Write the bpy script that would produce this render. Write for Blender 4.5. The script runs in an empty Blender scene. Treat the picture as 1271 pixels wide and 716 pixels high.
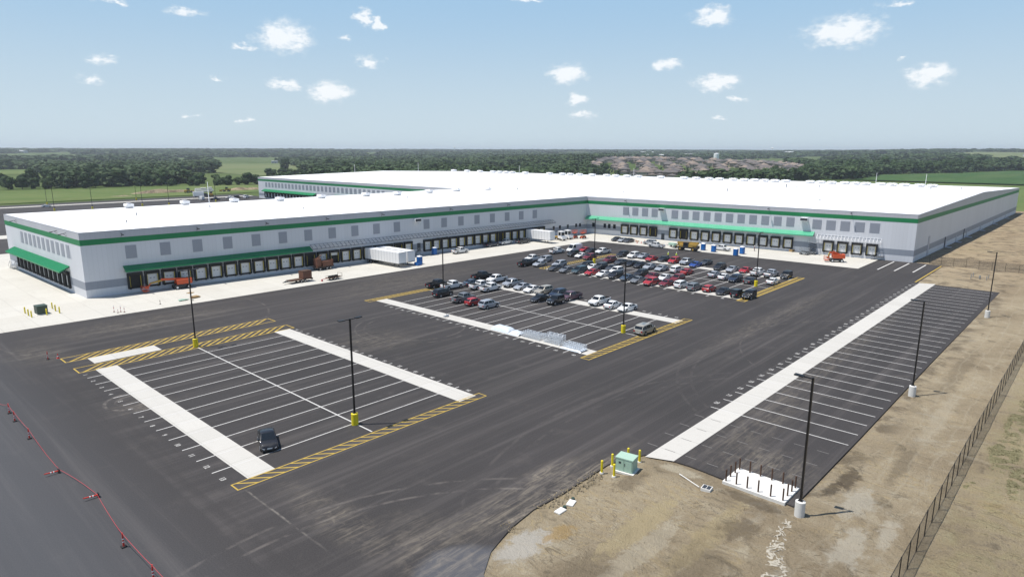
import bpy, bmesh, math, random
import numpy as np
from math import sin, cos, pi, radians, sqrt, atan2, exp
from mathutils import Vector, noise, Matrix
random.seed(7); rng = np.random.default_rng(7)
S = bpy.context.scene
COL = S.collection

# ------------------------------------------------------------------ helpers
def lin(r, g, b):
    f = lambda c: (c/255)/12.92 if c/255 <= .04045 else ((c/255+.055)/1.055)**2.4
    return (f(r), f(g), f(b), 1)

def new_mat(name):
    m = bpy.data.materials.new(name); m.use_nodes = True
    nt = m.node_tree; b = nt.nodes['Principled BSDF']
    return m, nt, b

def simple(name, col, rough=.6, metal=0., var=.12, scale=3., coat=0.):
    """principled colour with a little procedural mottling in object space"""
    m, nt, b = new_mat(name)
    if len(col) == 3: col = (*col, 1)
    tc = nt.nodes.new('ShaderNodeTexCoord'); n = nt.nodes.new('ShaderNodeTexNoise')
    n.inputs['Scale'].default_value = scale; n.inputs['Detail'].default_value = 5
    nt.links.new(tc.outputs['Object'], n.inputs['Vector'])
    mx = nt.nodes.new('ShaderNodeMix'); mx.data_type = 'RGBA'
    mx.inputs[6].default_value = tuple(c*(1-var) for c in col[:3])+(1,)
    mx.inputs[7].default_value = tuple(min(1, c*(1+var)) for c in col[:3])+(1,)
    nt.links.new(n.outputs['Fac'], mx.inputs[0]); nt.links.new(mx.outputs[2], b.inputs['Base Color'])
    b.inputs['Roughness'].default_value = rough; b.inputs['Metallic'].default_value = metal
    if coat: b.inputs['Coat Weight'].default_value = coat; b.inputs['Coat Roughness'].default_value = .05
    return m

class NT:
    """small node-graph writer"""
    def __init__(s, nt): s.nt = nt
    def n(s, t, **k):
        x = s.nt.nodes.new(t)
        for a, v in k.items(): setattr(x, a, v)
        return x
    def l(s, a, b): s.nt.links.new(a, b)
    def put(s, sock, v):
        if hasattr(v, 'is_linked'): s.l(v, sock)
        else: sock.default_value = v
    def math(s, op, a, b=None, c=None, clamp=False):
        x = s.n('ShaderNodeMath', operation=op, use_clamp=clamp)
        s.put(x.inputs[0], a)
        if b is not None: s.put(x.inputs[1], b)
        if c is not None: s.put(x.inputs[2], c)
        return x.outputs[0]
    def mix(s, f, a, b):
        x = s.n('ShaderNodeMix', data_type='RGBA')
        s.put(x.inputs[0], f); s.put(x.inputs[6], a); s.put(x.inputs[7], b)
        return x.outputs[2]
    def ramp(s, v, a, b):
        x = s.n('ShaderNodeMapRange', interpolation_type='SMOOTHSTEP')
        s.put(x.inputs[0], v); x.inputs[1].default_value = a; x.inputs[2].default_value = b
        return x.outputs[0]
    def noise(s, vec, scale, detail=6, rough=.6, dist=0.):
        x = s.n('ShaderNodeTexNoise')
        s.put(x.inputs['Vector'], vec); x.inputs['Scale'].default_value = scale
        x.inputs['Detail'].default_value = detail; x.inputs['Roughness'].default_value = rough
        x.inputs['Distortion'].default_value = dist
        return x.outputs['Fac']
    def pos(s): return s.n('ShaderNodeNewGeometry').outputs['Position']
    def mapv(s, vec, scale=(1, 1, 1), rot=0., loc=(0, 0, 0)):
        x = s.n('ShaderNodeMapping'); s.put(x.inputs['Vector'], vec)
        x.inputs['Scale'].default_value = scale; x.inputs['Rotation'].default_value = (0, 0, rot)
        x.inputs['Location'].default_value = loc
        return x.outputs[0]
    def xyz(s, vec):
        x = s.n('ShaderNodeSeparateXYZ'); s.l(vec, x.inputs[0]); return x.outputs
    def bump(s, h, b, strength=.3, dist=.05):
        x = s.n('ShaderNodeBump'); x.inputs['Strength'].default_value = strength; x.inputs['Distance'].default_value = dist
        s.l(h, x.inputs['Height']); s.l(x.outputs[0], b.inputs['Normal'])

class MB:
    """collects boxes, bars, tubes, polygons; build() links ONE mesh object"""
    def __init__(s): s.v = []; s.f = []; s.m = []
    def add(s, vs, fs, mi=0):
        o = len(s.v); s.v += [tuple(v) for v in vs]
        s.f += [tuple(i+o for i in f) for f in fs]; s.m += [mi]*len(fs); return s
    def box(s, x0, x1, y0, y1, z0, z1, mi=0):
        vs = [(x, y, z) for z in (z0, z1) for y in (y0, y1) for x in (x0, x1)]
        return s.add(vs, [(0, 2, 3, 1), (4, 5, 7, 6), (0, 1, 5, 4), (2, 6, 7, 3), (0, 4, 6, 2), (1, 3, 7, 5)], mi)
    def bar(s, a, b, w, h=None, mi=0):
        """square bar from a to b"""
        a = Vector(a); b = Vector(b); d = (b-a)
        if d.length < 1e-6: return s
        d.normalize(); up = Vector((0, 0, 1)) if abs(d.z) < .95 else Vector((1, 0, 0))
        r = d.cross(up).normalized(); u = r.cross(d); h = h or w
        vs = [p+r*sx*w/2+u*sz*h/2 for p in (a, b) for sx, sz in ((-1, -1), (1, -1), (1, 1), (-1, 1))]
        return s.add(vs, [(0, 3, 2, 1), (4, 5, 6, 7), (0, 1, 5, 4), (1, 2, 6, 5), (2, 3, 7, 6), (3, 0, 4, 7)], mi)
    def tube(s, a, b, r0, r1=None, n=10, mi=0, cap=True):
        a = Vector(a); b = Vector(b); d = (b-a).normalized(); r1 = r0 if r1 is None else r1
        up = Vector((0, 0, 1)) if abs(d.z) < .95 else Vector((1, 0, 0))
        r = d.cross(up).normalized(); u = r.cross(d)
        vs = [p+(r*cos(2*pi*i/n)+u*sin(2*pi*i/n))*rr for p, rr in ((a, r0), (b, r1)) for i in range(n)]
        fs = [(i, (i+1) % n, n+(i+1) % n, n+i) for i in range(n)]
        if cap: fs += [tuple(range(n-1, -1, -1)), tuple(range(n, 2*n))]
        return s.add(vs, fs, mi)
    def poly(s, pts, z0, z1, mi=0):
        """prism over an outline (counter-clockwise seen from above)"""
        n = len(pts); vs = [(x, y, z0) for x, y in pts]+[(x, y, z1) for x, y in pts]
        return s.add(vs, [tuple(range(n-1, -1, -1)), tuple(range(n, 2*n))]+[(i, (i+1) % n, n+(i+1) % n, n+i) for i in range(n)], mi)
    def sheet(s, pts, z, mi=0):
        return s.add([(x, y, z) for x, y in pts], [tuple(range(len(pts)))], mi)
    def rect(s, x0, x1, y0, y1, z, mi=0): return s.sheet([(x0, y0), (x1, y0), (x1, y1), (x0, y1)], z, mi)
    def build(s, name, mats, parent=None, smooth=False, angle=None):
        me = bpy.data.meshes.new(name); me.from_pydata(s.v, [], s.f)
        if not isinstance(mats, (list, tuple)): mats = [mats]
        for m in mats: me.materials.append(m)
        if len(mats) > 1: me.polygons.foreach_set('material_index', s.m)
        if smooth: me.polygons.foreach_set('use_smooth', [True]*len(me.polygons))
        me.update()
        if smooth and angle:
            bm = bmesh.new(); bm.from_mesh(me); a = radians(angle)
            for e in bm.edges:
                if len(e.link_faces) == 2 and e.calc_face_angle(0) > a: e.smooth = False
            bm.to_mesh(me); bm.free()
        o = bpy.data.objects.new(name, me); COL.objects.link(o)
        if parent: o.parent = parent
        return o

def tag(o, label=None, cat=None, group=None, kind=None):
    if label: o['label'] = label
    if cat: o['category'] = cat
    if group: o['group'] = group
    if kind: o['kind'] = kind
    return o
def struct(o): o['kind'] = 'structure'; return o
def thing(name, loc, rz=0., label=None, cat=None, group=None):
    o = bpy.data.objects.new(name, None); COL.objects.link(o)
    o.empty_display_size = .3
    o.location = loc; o.rotation_euler = (0, 0, rz)
    return tag(o, label, cat, group)
KIDS = {}
def kids(o):
    return [c for c in bpy.data.objects if c.parent == o]
def tree_of(o):
    return (o, [tree_of(c) for c in kids(o)])
def dup(tree, loc=None, rz=None, label=None, group=None, parent=None):
    """copy of a thing with copies of its parts and sub-parts; tree = tree_of(thing), taken once"""
    o, ch = tree
    c = o.copy(); COL.objects.link(c)
    if parent: c.parent = parent
    if loc is not None: c.location = loc
    if rz is not None: c.rotation_euler = (0, 0, rz)
    if label: c['label'] = label
    if group: c['group'] = group
    for t in ch: dup(t, parent=c)
    return c
ORD = ['', 'first', 'second', 'third', 'fourth', 'fifth', 'sixth', 'seventh', 'eighth', 'ninth', 'tenth', 'eleventh', 'twelfth',
       'thirteenth', 'fourteenth', 'fifteenth', 'sixteenth', 'seventeenth', 'eighteenth', 'nineteenth', 'twentieth']
def ordw(k, n, side='left'):
    """k counted from 0 of n"""
    other = {'left': 'right', 'front': 'back', 'near end': 'far end'}[side]
    if k == 0: return side+'most' if side == 'left' else 'first from the '+side
    if k == n-1: return other+'most' if side == 'left' else 'last from the '+side
    def w(i): return ORD[i] if i <= 20 else {2: 'twenty', 3: 'thirty', 4: 'forty'}[i//10]+('-'+ORD[i % 10] if i % 10 else 'th')
    return w(k+1)+' from '+side

# ------------------------------------------------------------------ camera, sun, sky
cam = bpy.data.cameras.new('camera'); co = bpy.data.objects.new('camera', cam); COL.objects.link(co)
S.camera = co
F, PIT, YAW, ROLL = 812.064, radians(11.891), radians(42.653), radians(.1358)
cam.sensor_width = 36; cam.lens = F/1271*36; cam.clip_start = .5; cam.clip_end = 60000
fw = Vector((cos(PIT)*cos(YAW), cos(PIT)*sin(YAW), -sin(PIT)))
rt0 = Vector((sin(YAW), -cos(YAW), 0)); up0 = rt0.cross(fw)
rt = rt0*cos(ROLL)+up0*sin(ROLL); up = up0*cos(ROLL)-rt0*sin(ROLL)
co.matrix_world = Matrix(((rt.x, up.x, -fw.x, 0), (rt.y, up.y, -fw.y, 0), (rt.z, up.z, -fw.z, 31), (0, 0, 0, 1)))

SUN = Vector((-.285, .265, 1)).normalized()
sl = bpy.data.lights.new('sun', 'SUN'); sl.energy = 5.0; sl.angle = radians(.53); sl.color = (1, .955, .89)
so = bpy.data.objects.new('sun', sl); COL.objects.link(so)
so.rotation_euler = SUN.to_track_quat('Z', 'Y').to_euler()
S.view_settings.view_transform = 'Standard'; S.view_settings.look = 'None'
S.view_settings.exposure = .14; S.view_settings.gamma = 1; S.view_settings.use_curve_mapping = False

W = bpy.data.worlds.new('World'); S.world = W; W.use_nodes = True
g = NT(W.node_tree); bg = W.node_tree.nodes['Background']
sky = g.n('ShaderNodeTexSky', sky_type='NISHITA', sun_disc=False)
sky.sun_elevation = math.asin(SUN.z); sky.sun_rotation = atan2(SUN.x, SUN.y)
sky.altitude = 300; sky.air_density = 1.0; sky.dust_density = 0.25; sky.ozone_density = 2.0
# fair-weather cumulus: (azimuth, elevation, half width, half height) in radians
CL = [(1.064,.1517,.0372,.0223),(1.1186,.1355,.0173,.0061),(1.1855,.1722,.0346,.0077),(1.286,.1104,.0227,.0095),(1.3014,.0867,.0224,.0076),
(1.1542,.091,.013,.0052),(1.066,.09,.0214,.0085),(1.0048,.082,.0323,.0152),(.9557,.1824,.0133,.0113),(.9349,.1749,.009,.0093),(.9824,.1523,.0177,.0084),
(.9494,.1225,.0192,.0097),(1.1904,.0453,.0107,.0052),(1.121,.0383,.0125,.0043),(.6659,.1111,.0303,.0154),(.6499,.0729,.0176,.009),(.6423,.0512,.0282,.008),
(.5263,.1199,.0223,.0075),(.4644,.1814,.0307,.0131),(.4545,.0944,.0311,.0118),(.4281,.0701,.0181,.0049),(.2986,.1555,.0498,.0202),(.1963,.0953,.0278,.0143),
(.2307,.1154,.0088,.0043),(.4502,.0453,.0163,.005),(.2405,.1808,.0261,.0046),(.723,.2056,.0345,.0041),(1.2638,.1799,.0264,.0046),
(1.62,.13,.04,.016),(1.8,.09,.03,.01),(-.15,.12,.04,.016),(-.3,.08,.03,.01)]
FAINT = {3, 4, 12, 13, 16, 20, 24, 25, 26, 27, 1, 2, 23, 5, 10}
tc = g.n('ShaderNodeTexCoord'); d = g.xyz(tc.outputs['Generated'])
az = g.math('ARCTAN2', d[1], d[0]); el = g.math('ARCSINE', d[2])
ae = g.n('ShaderNodeCombineXYZ'); g.l(az, ae.inputs[0]); g.l(el, ae.inputs[1])
wsp = g.mapv(ae.outputs[0], (1, 1.7, 1))
wob = g.n('ShaderNodeTexNoise'); g.l(wsp, wob.inputs['Vector']); wob.inputs['Scale'].default_value = 38; wob.inputs['Detail'].default_value = 5; wob.inputs['Roughness'].default_value = .58
wv = g.n('ShaderNodeVectorMath', operation='MULTIPLY_ADD'); g.l(wob.outputs['Color'], wv.inputs[0]); wv.inputs[1].default_value = (.06, .026, 0); wv.inputs[2].default_value = (-.03, -.013, 0)
wa = g.n('ShaderNodeVectorMath', operation='ADD'); g.l(ae.outputs[0], wa.inputs[0]); g.l(wv.outputs[0], wa.inputs[1])
acc = None
for i, (a, e, w, h) in enumerate(CL):
    mp = g.n('ShaderNodeMapping', vector_type='POINT')
    k = 1.15
    # flat base: the lower half falls off faster, done by shifting the centre down and tilting
    mp.inputs['Scale'].default_value = (1/(w*k), 1/(h*k), 0); mp.inputs['Location'].default_value = (-a/(w*k), -(e-.1*h)/(h*k), 0)
    g.l(wa.outputs[0], mp.inputs['Vector'])
    ln = g.n('ShaderNodeVectorMath', operation='LENGTH'); g.l(mp.outputs[0], ln.inputs[0])
    v = g.math('MULTIPLY_ADD', ln.outputs['Value'], -1.0, 1.0 if i not in FAINT else .72)
    acc = v if acc is None else g.math('MAXIMUM', acc, v)
fine = g.noise(wsp, 85, 6, .55)
den = g.math('ADD', acc, g.math('MULTIPLY_ADD', fine, 1.0, -.56))
mask = g.math('MULTIPLY', g.ramp(den, -.14, .6), .78)
# dust lifts the sky towards pale near the horizon
cloudcol = g.mix(g.ramp(den, .1, .6), (6.6, 7.2, 7.7, 1), (8.6, 8.7, 8.8, 1))
# summer haze low in the sky
veil = g.mix(g.ramp(el, .0, .24), (4.95, 5.95, 6.55, 1), (2.95, 4.65, 6.45, 1))
base = g.mix(g.ramp(el, .42, .23), sky.outputs[0], veil)
skyc = g.mix(mask, base, cloudcol)
g.l(skyc, bg.inputs['Color']); bg.inputs['Strength'].default_value = .112
# ------------------------------------------------------------------ materials
def mat_asphalt():
    m, nt, b = new_mat('asphalt'); g = NT(nt); P = g.pos(); x, y, z = g.xyz(P)
    big = g.noise(P, .02, 5, .6); mid = g.noise(P, .25, 6, .65); grain = g.noise(P, 9, 3, .7)
    # paver passes and tyre sweeps run along the drive lanes
    lane = g.noise(g.mapv(P, (.012, .55, .1), radians(2)), 1, 7, .7, .4)
    lane2 = g.noise(g.mapv(P, (.55, .012, .1), radians(-3)), 1, 6, .7, .4)
    inleft = g.ramp(x, 26, 16)
    sw = g.mix(inleft, g.math('MULTIPLY', lane, 1.0), g.math('MULTIPLY', lane2, 1.0))
    base = g.mix(g.ramp(big, .3, .7), lin(45, 43, 43), lin(56, 53, 53))
    base = g.mix(g.math('MULTIPLY', g.ramp(sw, .46, .78), .5), base, lin(100, 95, 92))
    base = g.mix(g.math('MULTIPLY', g.ramp(mid, .55, .85), .3), base, lin(104, 98, 92))
    # newer, bluer mat on the west lane
    lanewob = g.math('MULTIPLY_ADD', big, 6., -3.)
    west = g.ramp(g.math('ADD', x, lanewob), 22, 8)
    base = g.mix(g.math('MULTIPLY', west, .6), base, lin(74, 77, 82))
    nq = g.mapv(g.mapv(P, (1, 1, 0), 0, (-29.5, -30, 0)), (1/5., 1/6., 0)); nl = g.n('ShaderNodeVectorMath', operation='LENGTH'); g.l(nq, nl.inputs[0])
    base = g.mix(g.math('MULTIPLY', g.ramp(g.math('MULTIPLY_ADD', mid, .3, nl.outputs['Value']), 1.2, .95), .8), base, lin(78, 80, 86))
    seam = g.ramp(g.math('ABSOLUTE', g.math('SUBTRACT', x, g.math('MULTIPLY_ADD', mid, .5, 24.0))), .14, .03)
    base = g.mix(g.math('MULTIPLY', g.math('MULTIPLY', seam, g.math('MULTIPLY', g.ramp(y, 58, 54), g.math('MULTIPLY', g.ramp(y, 40, 48), g.ramp(mid, .42, .6)))), .5), base, lin(140, 134, 125))
    # dust tracked off the dirt corner
    def blob(cx, cy, rx, ry, rot=0.):
        q = g.mapv(P, (1, 1, 0), 0, (-cx, -cy, 0)); q = g.mapv(q, (1/rx, 1/ry, 0), rot)
        ln = g.n('ShaderNodeVectorMath', operation='LENGTH'); g.l(q, ln.inputs[0]); return g.ramp(ln.outputs['Value'], 1.2, .15)
    dn = g.ramp(g.noise(g.mapv(P, (.2, 2.0, .1), radians(12)), 1, 8, .72, 1.2), .42, .75)
    dn2 = g.ramp(g.noise(P, .8, 8, .7, 1.), .45, .72)
    acc = None
    for (cx, cy, rx, ry, rot, k) in ((40, 36.4, 14, 3.0, 0, .66), (47, 34.7, 12, .9, 0, 1.), (38, 34.3, 6, .7, 0, 1.), (30, 35, 5, 9, -.3, .6), (46, 37, 5, 2.4, 0, .9), (27.5, 45, 2.6, 11, -.1, .55), (25, 86, 4, 5, 0, .5), (40, 128, 20, 7, 0, .5), (100, 126, 30, 8, 0, .42),
                                (90, 120, 25, 5, .1, .4), (21.5, 120, 5, 8, .3, .45), (62, 23, 6, 7, 0, .6), (72, 27, 16, 3, 0, .45), (125, 45, 40, 3, .05, .35), (62, 88, 9, 8, .2, .42), (100, 28.4, 60, 1.8, 0, .45)):
        v = g.math('MULTIPLY', blob(cx, cy, rx, ry, rot), k)
        acc = v if acc is None else g.math('MAXIMUM', acc, v)
    dust = g.math('MULTIPLY', acc, g.math('MULTIPLY_ADD', dn, .65, g.math('MULTIPLY', dn2, .3)), clamp=True)
    base = g.mix(dust, base, lin(158, 147, 130))
    # sweeping tyre arcs
    def arc(cx, cy, r, w, k):
        q = g.mapv(P, (1, 1, 0), 0, (-cx, -cy, 0)); ln = g.n('ShaderNodeVectorMath', operation='LENGTH'); g.l(q, ln.inputs[0])
        dd = g.math('ABSOLUTE', g.math('SUBTRACT', ln.outputs['Value'], r)); return g.math('MULTIPLY', g.ramp(dd, w, w*.3), k)
    arcs = None
    for a in ((22, 20, 26.5, .25, .35), (22, 20, 28.4, .25, .3), (95, 14, 30, .3, .1), (95, 14, 31.9, .3, .1), (72, 90, 9, .25, .3), (72, 90, 10.6, .25, .25), (40, 130, 22, .3, .25), (25, 88, 3.2, .3, .6), (25, 88, 2.0, .25, .5), (110, 20, 24, .2, .3), (60, 0, 44, .3, .12), (60, 0, 46, .3, .12)):
        v = arc(*a); arcs = v if arcs is None else g.math('MAXIMUM', arcs, v)
    base = g.mix(g.math('MULTIPLY', arcs, g.ramp(g.noise(P, .35, 5, .7), .42, .62)), base, lin(128, 121, 114))
    base = g.mix(g.math('MULTIPLY', g.ramp(grain, .3, .8), .16), base, lin(120, 116, 112))
    g.l(base, b.inputs['Base Color']); b.inputs['Roughness'].default_value = .88
    b.inputs['Specular IOR Level'].default_value = .3
    g.bump(grain, b, .25, .02)
    return m

def mat_concrete(name, c0, c1, joint=4.6, rot=0., stain=.35):
    m, nt, b = new_mat(name); g = NT(nt); P = g.pos()
    q = g.mapv(P, (1, 1, 1), rot); x, y, z = g.xyz(q)
    n = g.noise(P, .12, 6, .65); n2 = g.noise(P, 1.3, 7, .7)
    br = g.n('ShaderNodeTexWhiteNoise', noise_dimensions='2D')
    cell = g.n('ShaderNodeCombineXYZ'); g.l(g.math('FLOOR', g.math('DIVIDE', x, joint)), cell.inputs[0]); g.l(g.math('FLOOR', g.math('DIVIDE', y, joint)), cell.inputs[1])
    g.l(cell.outputs[0], br.inputs['Vector'])
    base = g.mix(g.math('MULTIPLY_ADD', br.outputs['Value'], .45, g.math('MULTIPLY', n, .55)), c0, c1)
    def jl(v):
        t = g.math('PINGPONG', v, joint/2); return g.ramp(t, .07, .03)
    j = g.math('MAXIMUM', jl(x), jl(y))
    base = g.mix(g.math('MULTIPLY', j, .28), base, lin(120, 116, 108))
    base = g.mix(g.math('MULTIPLY', g.ramp(n2, .52, .8), stain), base, lin(150, 143, 130))
    sm = g.ramp(g.noise(g.mapv(P, (.5, .07, .1), rot+.1), 1, 6, .65, .5), .52, .8)
    base = g.mix(g.math('MULTIPLY', sm, stain*.7), base, lin(138, 132, 122))
    g.l(base, b.inputs['Base Color']); b.inputs['Roughness'].default_value = .9
    g.bump(n2, b, .12, .02)
    return m

def mat_dirt():
    m, nt, b = new_mat('dirt'); g = NT(nt); P = g.pos(); x, y, z = g.xyz(P)
    n1 = g.noise(P, .05, 6, .6, .4); n2 = g.noise(P, .35, 8, .68, .8); n3 = g.noise(P, 3.2, 6, .7)
    tr = g.noise(g.mapv(P, (.05, .8, .1), radians(4)), 1, 7, .7, .6)
    base = g.mix(g.ramp(n1, .32, .68), lin(126, 113, 92), lin(153, 140, 116))
    base = g.mix(g.math('MULTIPLY', g.ramp(n2, .5, .72), .75), base, lin(166, 156, 135))
    base = g.mix(g.math('MULTIPLY', g.ramp(n2, .46, .3), .6), base, lin(80, 73, 60))
    base = g.mix(g.math('MULTIPLY', g.ramp(tr, .5, .75), .45), base, lin(146, 134, 114))
    pal = g.ramp(g.noise(P, .16, 6, .7, 1.2), .58, .72)
    base = g.mix(g.math('MULTIPLY', pal, .5), base, lin(158, 152, 138))
    ocr = g.ramp(g.noise(g.mapv(P, (1, 1, 1), 0, (30, 9, 0)), .13, 6, .7, .8), .6, .75)
    base = g.mix(g.math('MULTIPLY', ocr, .45), base, lin(150, 128, 88))
    base = g.mix(g.math('MULTIPLY', g.ramp(n3, .55, .8), .35), base, lin(86, 75, 62))
    # thin seeded grass past the fence
    gr = g.math('MULTIPLY', g.ramp(y, 8.5, 5.5), g.ramp(n2, .35, .7))
    base = g.mix(g.math('MULTIPLY', gr, .45), base, lin(128, 122, 76))
    # the graded field past the long wall is paler and drier
    far = g.math('MULTIPLY', g.ramp(x, 150, 230), .5)
    base = g.mix(far, base, lin(148, 130, 103))
    base = g.mix(g.math('MULTIPLY', g.math('MULTIPLY', g.ramp(x, 215, 300), g.ramp(n1, .5, .7)), .4), base, lin(120, 112, 78))
    # ruts and rills: thin pale and dark threads that wander down the slope
    def thread(sc, rot, wth, stretch=3.):
        q = g.mapv(P, (sc, sc/stretch, .1), rot); nn = g.noise(q, 1, 5, .6, 1.4)
        return g.ramp(g.math('ABSOLUTE', g.math('SUBTRACT', nn, .5)), wth, 0.)
    near = g.ramp(x, 130, 60)
    base = g.mix(g.math('MULTIPLY', g.math('MULTIPLY', thread(.28, .5, .02), g.ramp(n1, .4, .6)), g.math('MULTIPLY', near, .6)), base, lin(158, 140, 104))
    base = g.mix(g.math('MULTIPLY', g.math('MULTIPLY', thread(.5, -.9, .022), g.ramp(n2, .4, .6)), g.math('MULTIPLY', near, .55)), base, lin(70, 62, 50))
    base = g.mix(g.math('MULTIPLY', thread(.9, 1.5, .016, 6.), g.math('MULTIPLY', g.ramp(n1, .45, .6), .4)), base, lin(164, 156, 138))
    n4 = g.noise(P, 7, 5, .75)
    base = g.mix(g.math('MULTIPLY', g.ramp(n4, .5, .75), .35), base, lin(166, 157, 140)); base = g.mix(g.math('MULTIPLY', g.ramp(n4, .48, .3), .4), base, lin(72, 64, 53))
    # dumped grey base rock, ochre clay, pale crusts and darker disturbed soil
    def patch(cx, cy, rx, ry, rot, colr, k, soft=.55, sc=.7):
        q = g.mapv(g.mapv(P, (1, 1, 0), 0, (-cx, -cy, 0)), (1/rx, 1/ry, 0), rot); ln = g.n('ShaderNodeVectorMath', operation='LENGTH'); g.l(q, ln.inputs[0])
        e = g.math('ADD', ln.outputs['Value'], g.math('MULTIPLY_ADD', g.noise(P, sc, 7, .72, .8), 2.4, -1.2))
        return g.math('MULTIPLY', g.ramp(e, 1.0, 1.-soft), k), colr
    for pa in ((35.5, 31.2, 3.6, 1.8, .3, lin(168, 164, 156), .75), (38.6, 30.2, 2.2, 1.0, .6, lin(150, 124, 78), .6, .5, 1.5), (44, 26, 7, 1.3, -1.1, lin(162, 148, 114), .5, .3, 1.1), (47, 21, 8, 1.2, -.75, lin(156, 142, 108), .45, .3, 1.3),
               (41, 24, 7, 1.1, -.9, lin(168, 160, 142), .4, .3, 1.2), (60.5, 13.4, 4.0, 1.7, .1, lin(168, 162, 148), .6), (65, 15.4, 3.6, 1.2, 0, lin(66, 57, 47), .75), (62, 16, 2.2, .8, 0, lin(62, 54, 45), .7), (54.5, 21, 1.2, 4, 0, lin(86, 76, 62), .6), (49.5, 19.5, 2.6, 2.2, 0, lin(84, 74, 61), .55),
               (53, 12, 4.5, 1.6, -.2, lin(172, 166, 152), .55), (57, 10.2, 3, .9, 0, lin(172, 166, 152), .5), (50, 30.6, 3.2, 1.3, 0, lin(92, 82, 68), .5), (55.4, 28, 1.0, 3.2, 0, lin(176, 168, 148), .5), (42, 20, 7, 3, -.6, lin(96, 86, 70), .45, .8, .35), (36, 26, 4, 2.5, -.4, lin(98, 88, 73), .45, .8, .35), (88, 12, 14, 1.2, .02, lin(164, 154, 134), .45), (110, 13.5, 18, 1.4, 0, lin(98, 88, 72), .45), (72, 12.3, 7, .9, .05, lin(100, 90, 74), .5)):
        f, c = patch(*pa); base = g.mix(f, base, c)
    # wheel tracks along the fence line
    trk = g.math('PINGPONG', g.math('ADD', y, g.math('MULTIPLY_ADD', n1, 5, 0)), .95); tm = g.math('MULTIPLY', g.ramp(trk, .75, .95), g.math('MULTIPLY', g.ramp(y, 16, 13), g.ramp(y, 8.5, 10)))
    base = g.mix(g.math('MULTIPLY', tm, .3), base, lin(158, 149, 130))
    # damp soil by the pavement edge
    wet = g.math('MULTIPLY', g.math('MULTIPLY', g.ramp(y, 13.2, 16.5), g.ramp(x, 57, 60)), g.ramp(g.noise(P, .22, 6, .7, .5), .46, .62))
    base = g.mix(g.math('MULTIPLY', wet, .6), base, lin(72, 63, 52))
    gain = g.n('ShaderNodeVectorMath', operation='SCALE'); g.l(base, gain.inputs[0]); gain.inputs['Scale'].default_value = 1.17; base = gain.outputs[0]
    g.l(base, b.inputs['Base Color']); b.inputs['Roughness'].default_value = .95
    b.inputs['Specular IOR Level'].default_value = .15
    g.bump(g.math('ADD', n3, g.math('ADD', n2, n4)), b, 1., .2)
    return m

def mat_field(name, c0, c1, c2, sc=.01, stripe=None):
    m, nt, b = new_mat(name); g = NT(nt); P = g.pos()
    n1 = g.noise(P, sc, 6, .6, .3); n2 = g.noise(P, sc*12, 6, .7)
    base = g.mix(g.ramp(n1, .35, .65), c0, c1); base = g.mix(g.math('MULTIPLY', g.ramp(n2, .45, .75), .55), base, c2)
    if stripe:
        w = g.noise(g.mapv(P, (.004, stripe, .1), .2), 1, 4, .6); base = g.mix(g.math('MULTIPLY', g.ramp(w, .45, .7), .5), base, c2)
    g.l(base, b.inputs['Base Color']); b.inputs['Roughness'].default_value = .95; b.inputs['Specular IOR Level'].default_value = .1
    return m

def mat_panel(name, col, seam=.9, dark=.88):
    """insulated wall panel: fine vertical ribs and panel-to-panel tone, in world metres along the wall"""
    m, nt, b = new_mat(name); g = NT(nt); P = g.pos(); x, y, z = g.xyz(P)
    s = g.math('ADD', x, y)
    t = g.ramp(g.math('PINGPONG', s, seam/2), .05, .02)
    c = g.n('ShaderNodeTexWhiteNoise', noise_dimensions='1D'); g.l(g.math('FLOOR', g.math('DIVIDE', s, seam*4)), c.inputs['W'])
    n = g.noise(g.mapv(P, (.3, .3, .06)), 1, 6, .65)
    base = g.mix(g.math('MULTIPLY_ADD', c.outputs['Value'], .5, g.math('MULTIPLY', n, .5)), tuple(k*.93 for k in col[:3])+(1,), tuple(min(1, k*1.05) for k in col[:3])+(1,))
    base = g.mix(g.math('MULTIPLY', t, .28), base, tuple(k*dark*.8 for k in col[:3])+(1,))
    g.l(base, b.inputs['Base Color']); b.inputs['Roughness'].default_value = .55
    return m

def mat_foliage(name, dark, light, trans=.25):
    m, nt, b = new_mat(name); g = NT(nt)
    oi = g.n('ShaderNodeObjectInfo'); P = g.pos()
    n = g.noise(P, .35, 4, .7); n2 = g.noise(P, .03, 4, .6)
    f = g.math('ADD', g.math('MULTIPLY', n, .5), g.math('ADD', g.math('MULTIPLY', oi.outputs['Random'], .4), g.math('MULTIPLY_ADD', n2, 1.2, -.6)), clamp=True)
    base = g.mix(f, dark, light)
    g.l(base, b.inputs['Base Color']); b.inputs['Roughness'].default_value = .7; b.inputs['Specular IOR Level'].default_value = .2
    tr = g.n('ShaderNodeBsdfTranslucent'); g.l(base, tr.inputs['Color'])
    mx = g.n('ShaderNodeMixShader'); mx.inputs[0].default_value = trans
    out = nt.nodes['Material Output']; g.l(b.outputs[0], mx.inputs[1]); g.l(tr.outputs[0], mx.inputs[2]); g.l(mx.outputs[0], out.inputs['Surface'])
    return m

def mat_paint(name, col, worn=.25, sc=2.2):
    """painted marking: the worn flecks are bare asphalt"""
    m, nt, b = new_mat(name); g = NT(nt); P = g.pos()
    n = g.noise(P, sc, 7, .75); n2 = g.noise(P, .25, 5, .6)
    w = g.math('MULTIPLY', g.ramp(g.math('ADD', n, g.math('MULTIPLY_ADD', n2, .6, -.3)), .55, .75), worn*2, clamp=True)
    g.l(g.mix(w, col, lin(105, 100, 96)), b.inputs['Base Color']); b.inputs['Roughness'].default_value = .8
    return m

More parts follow.
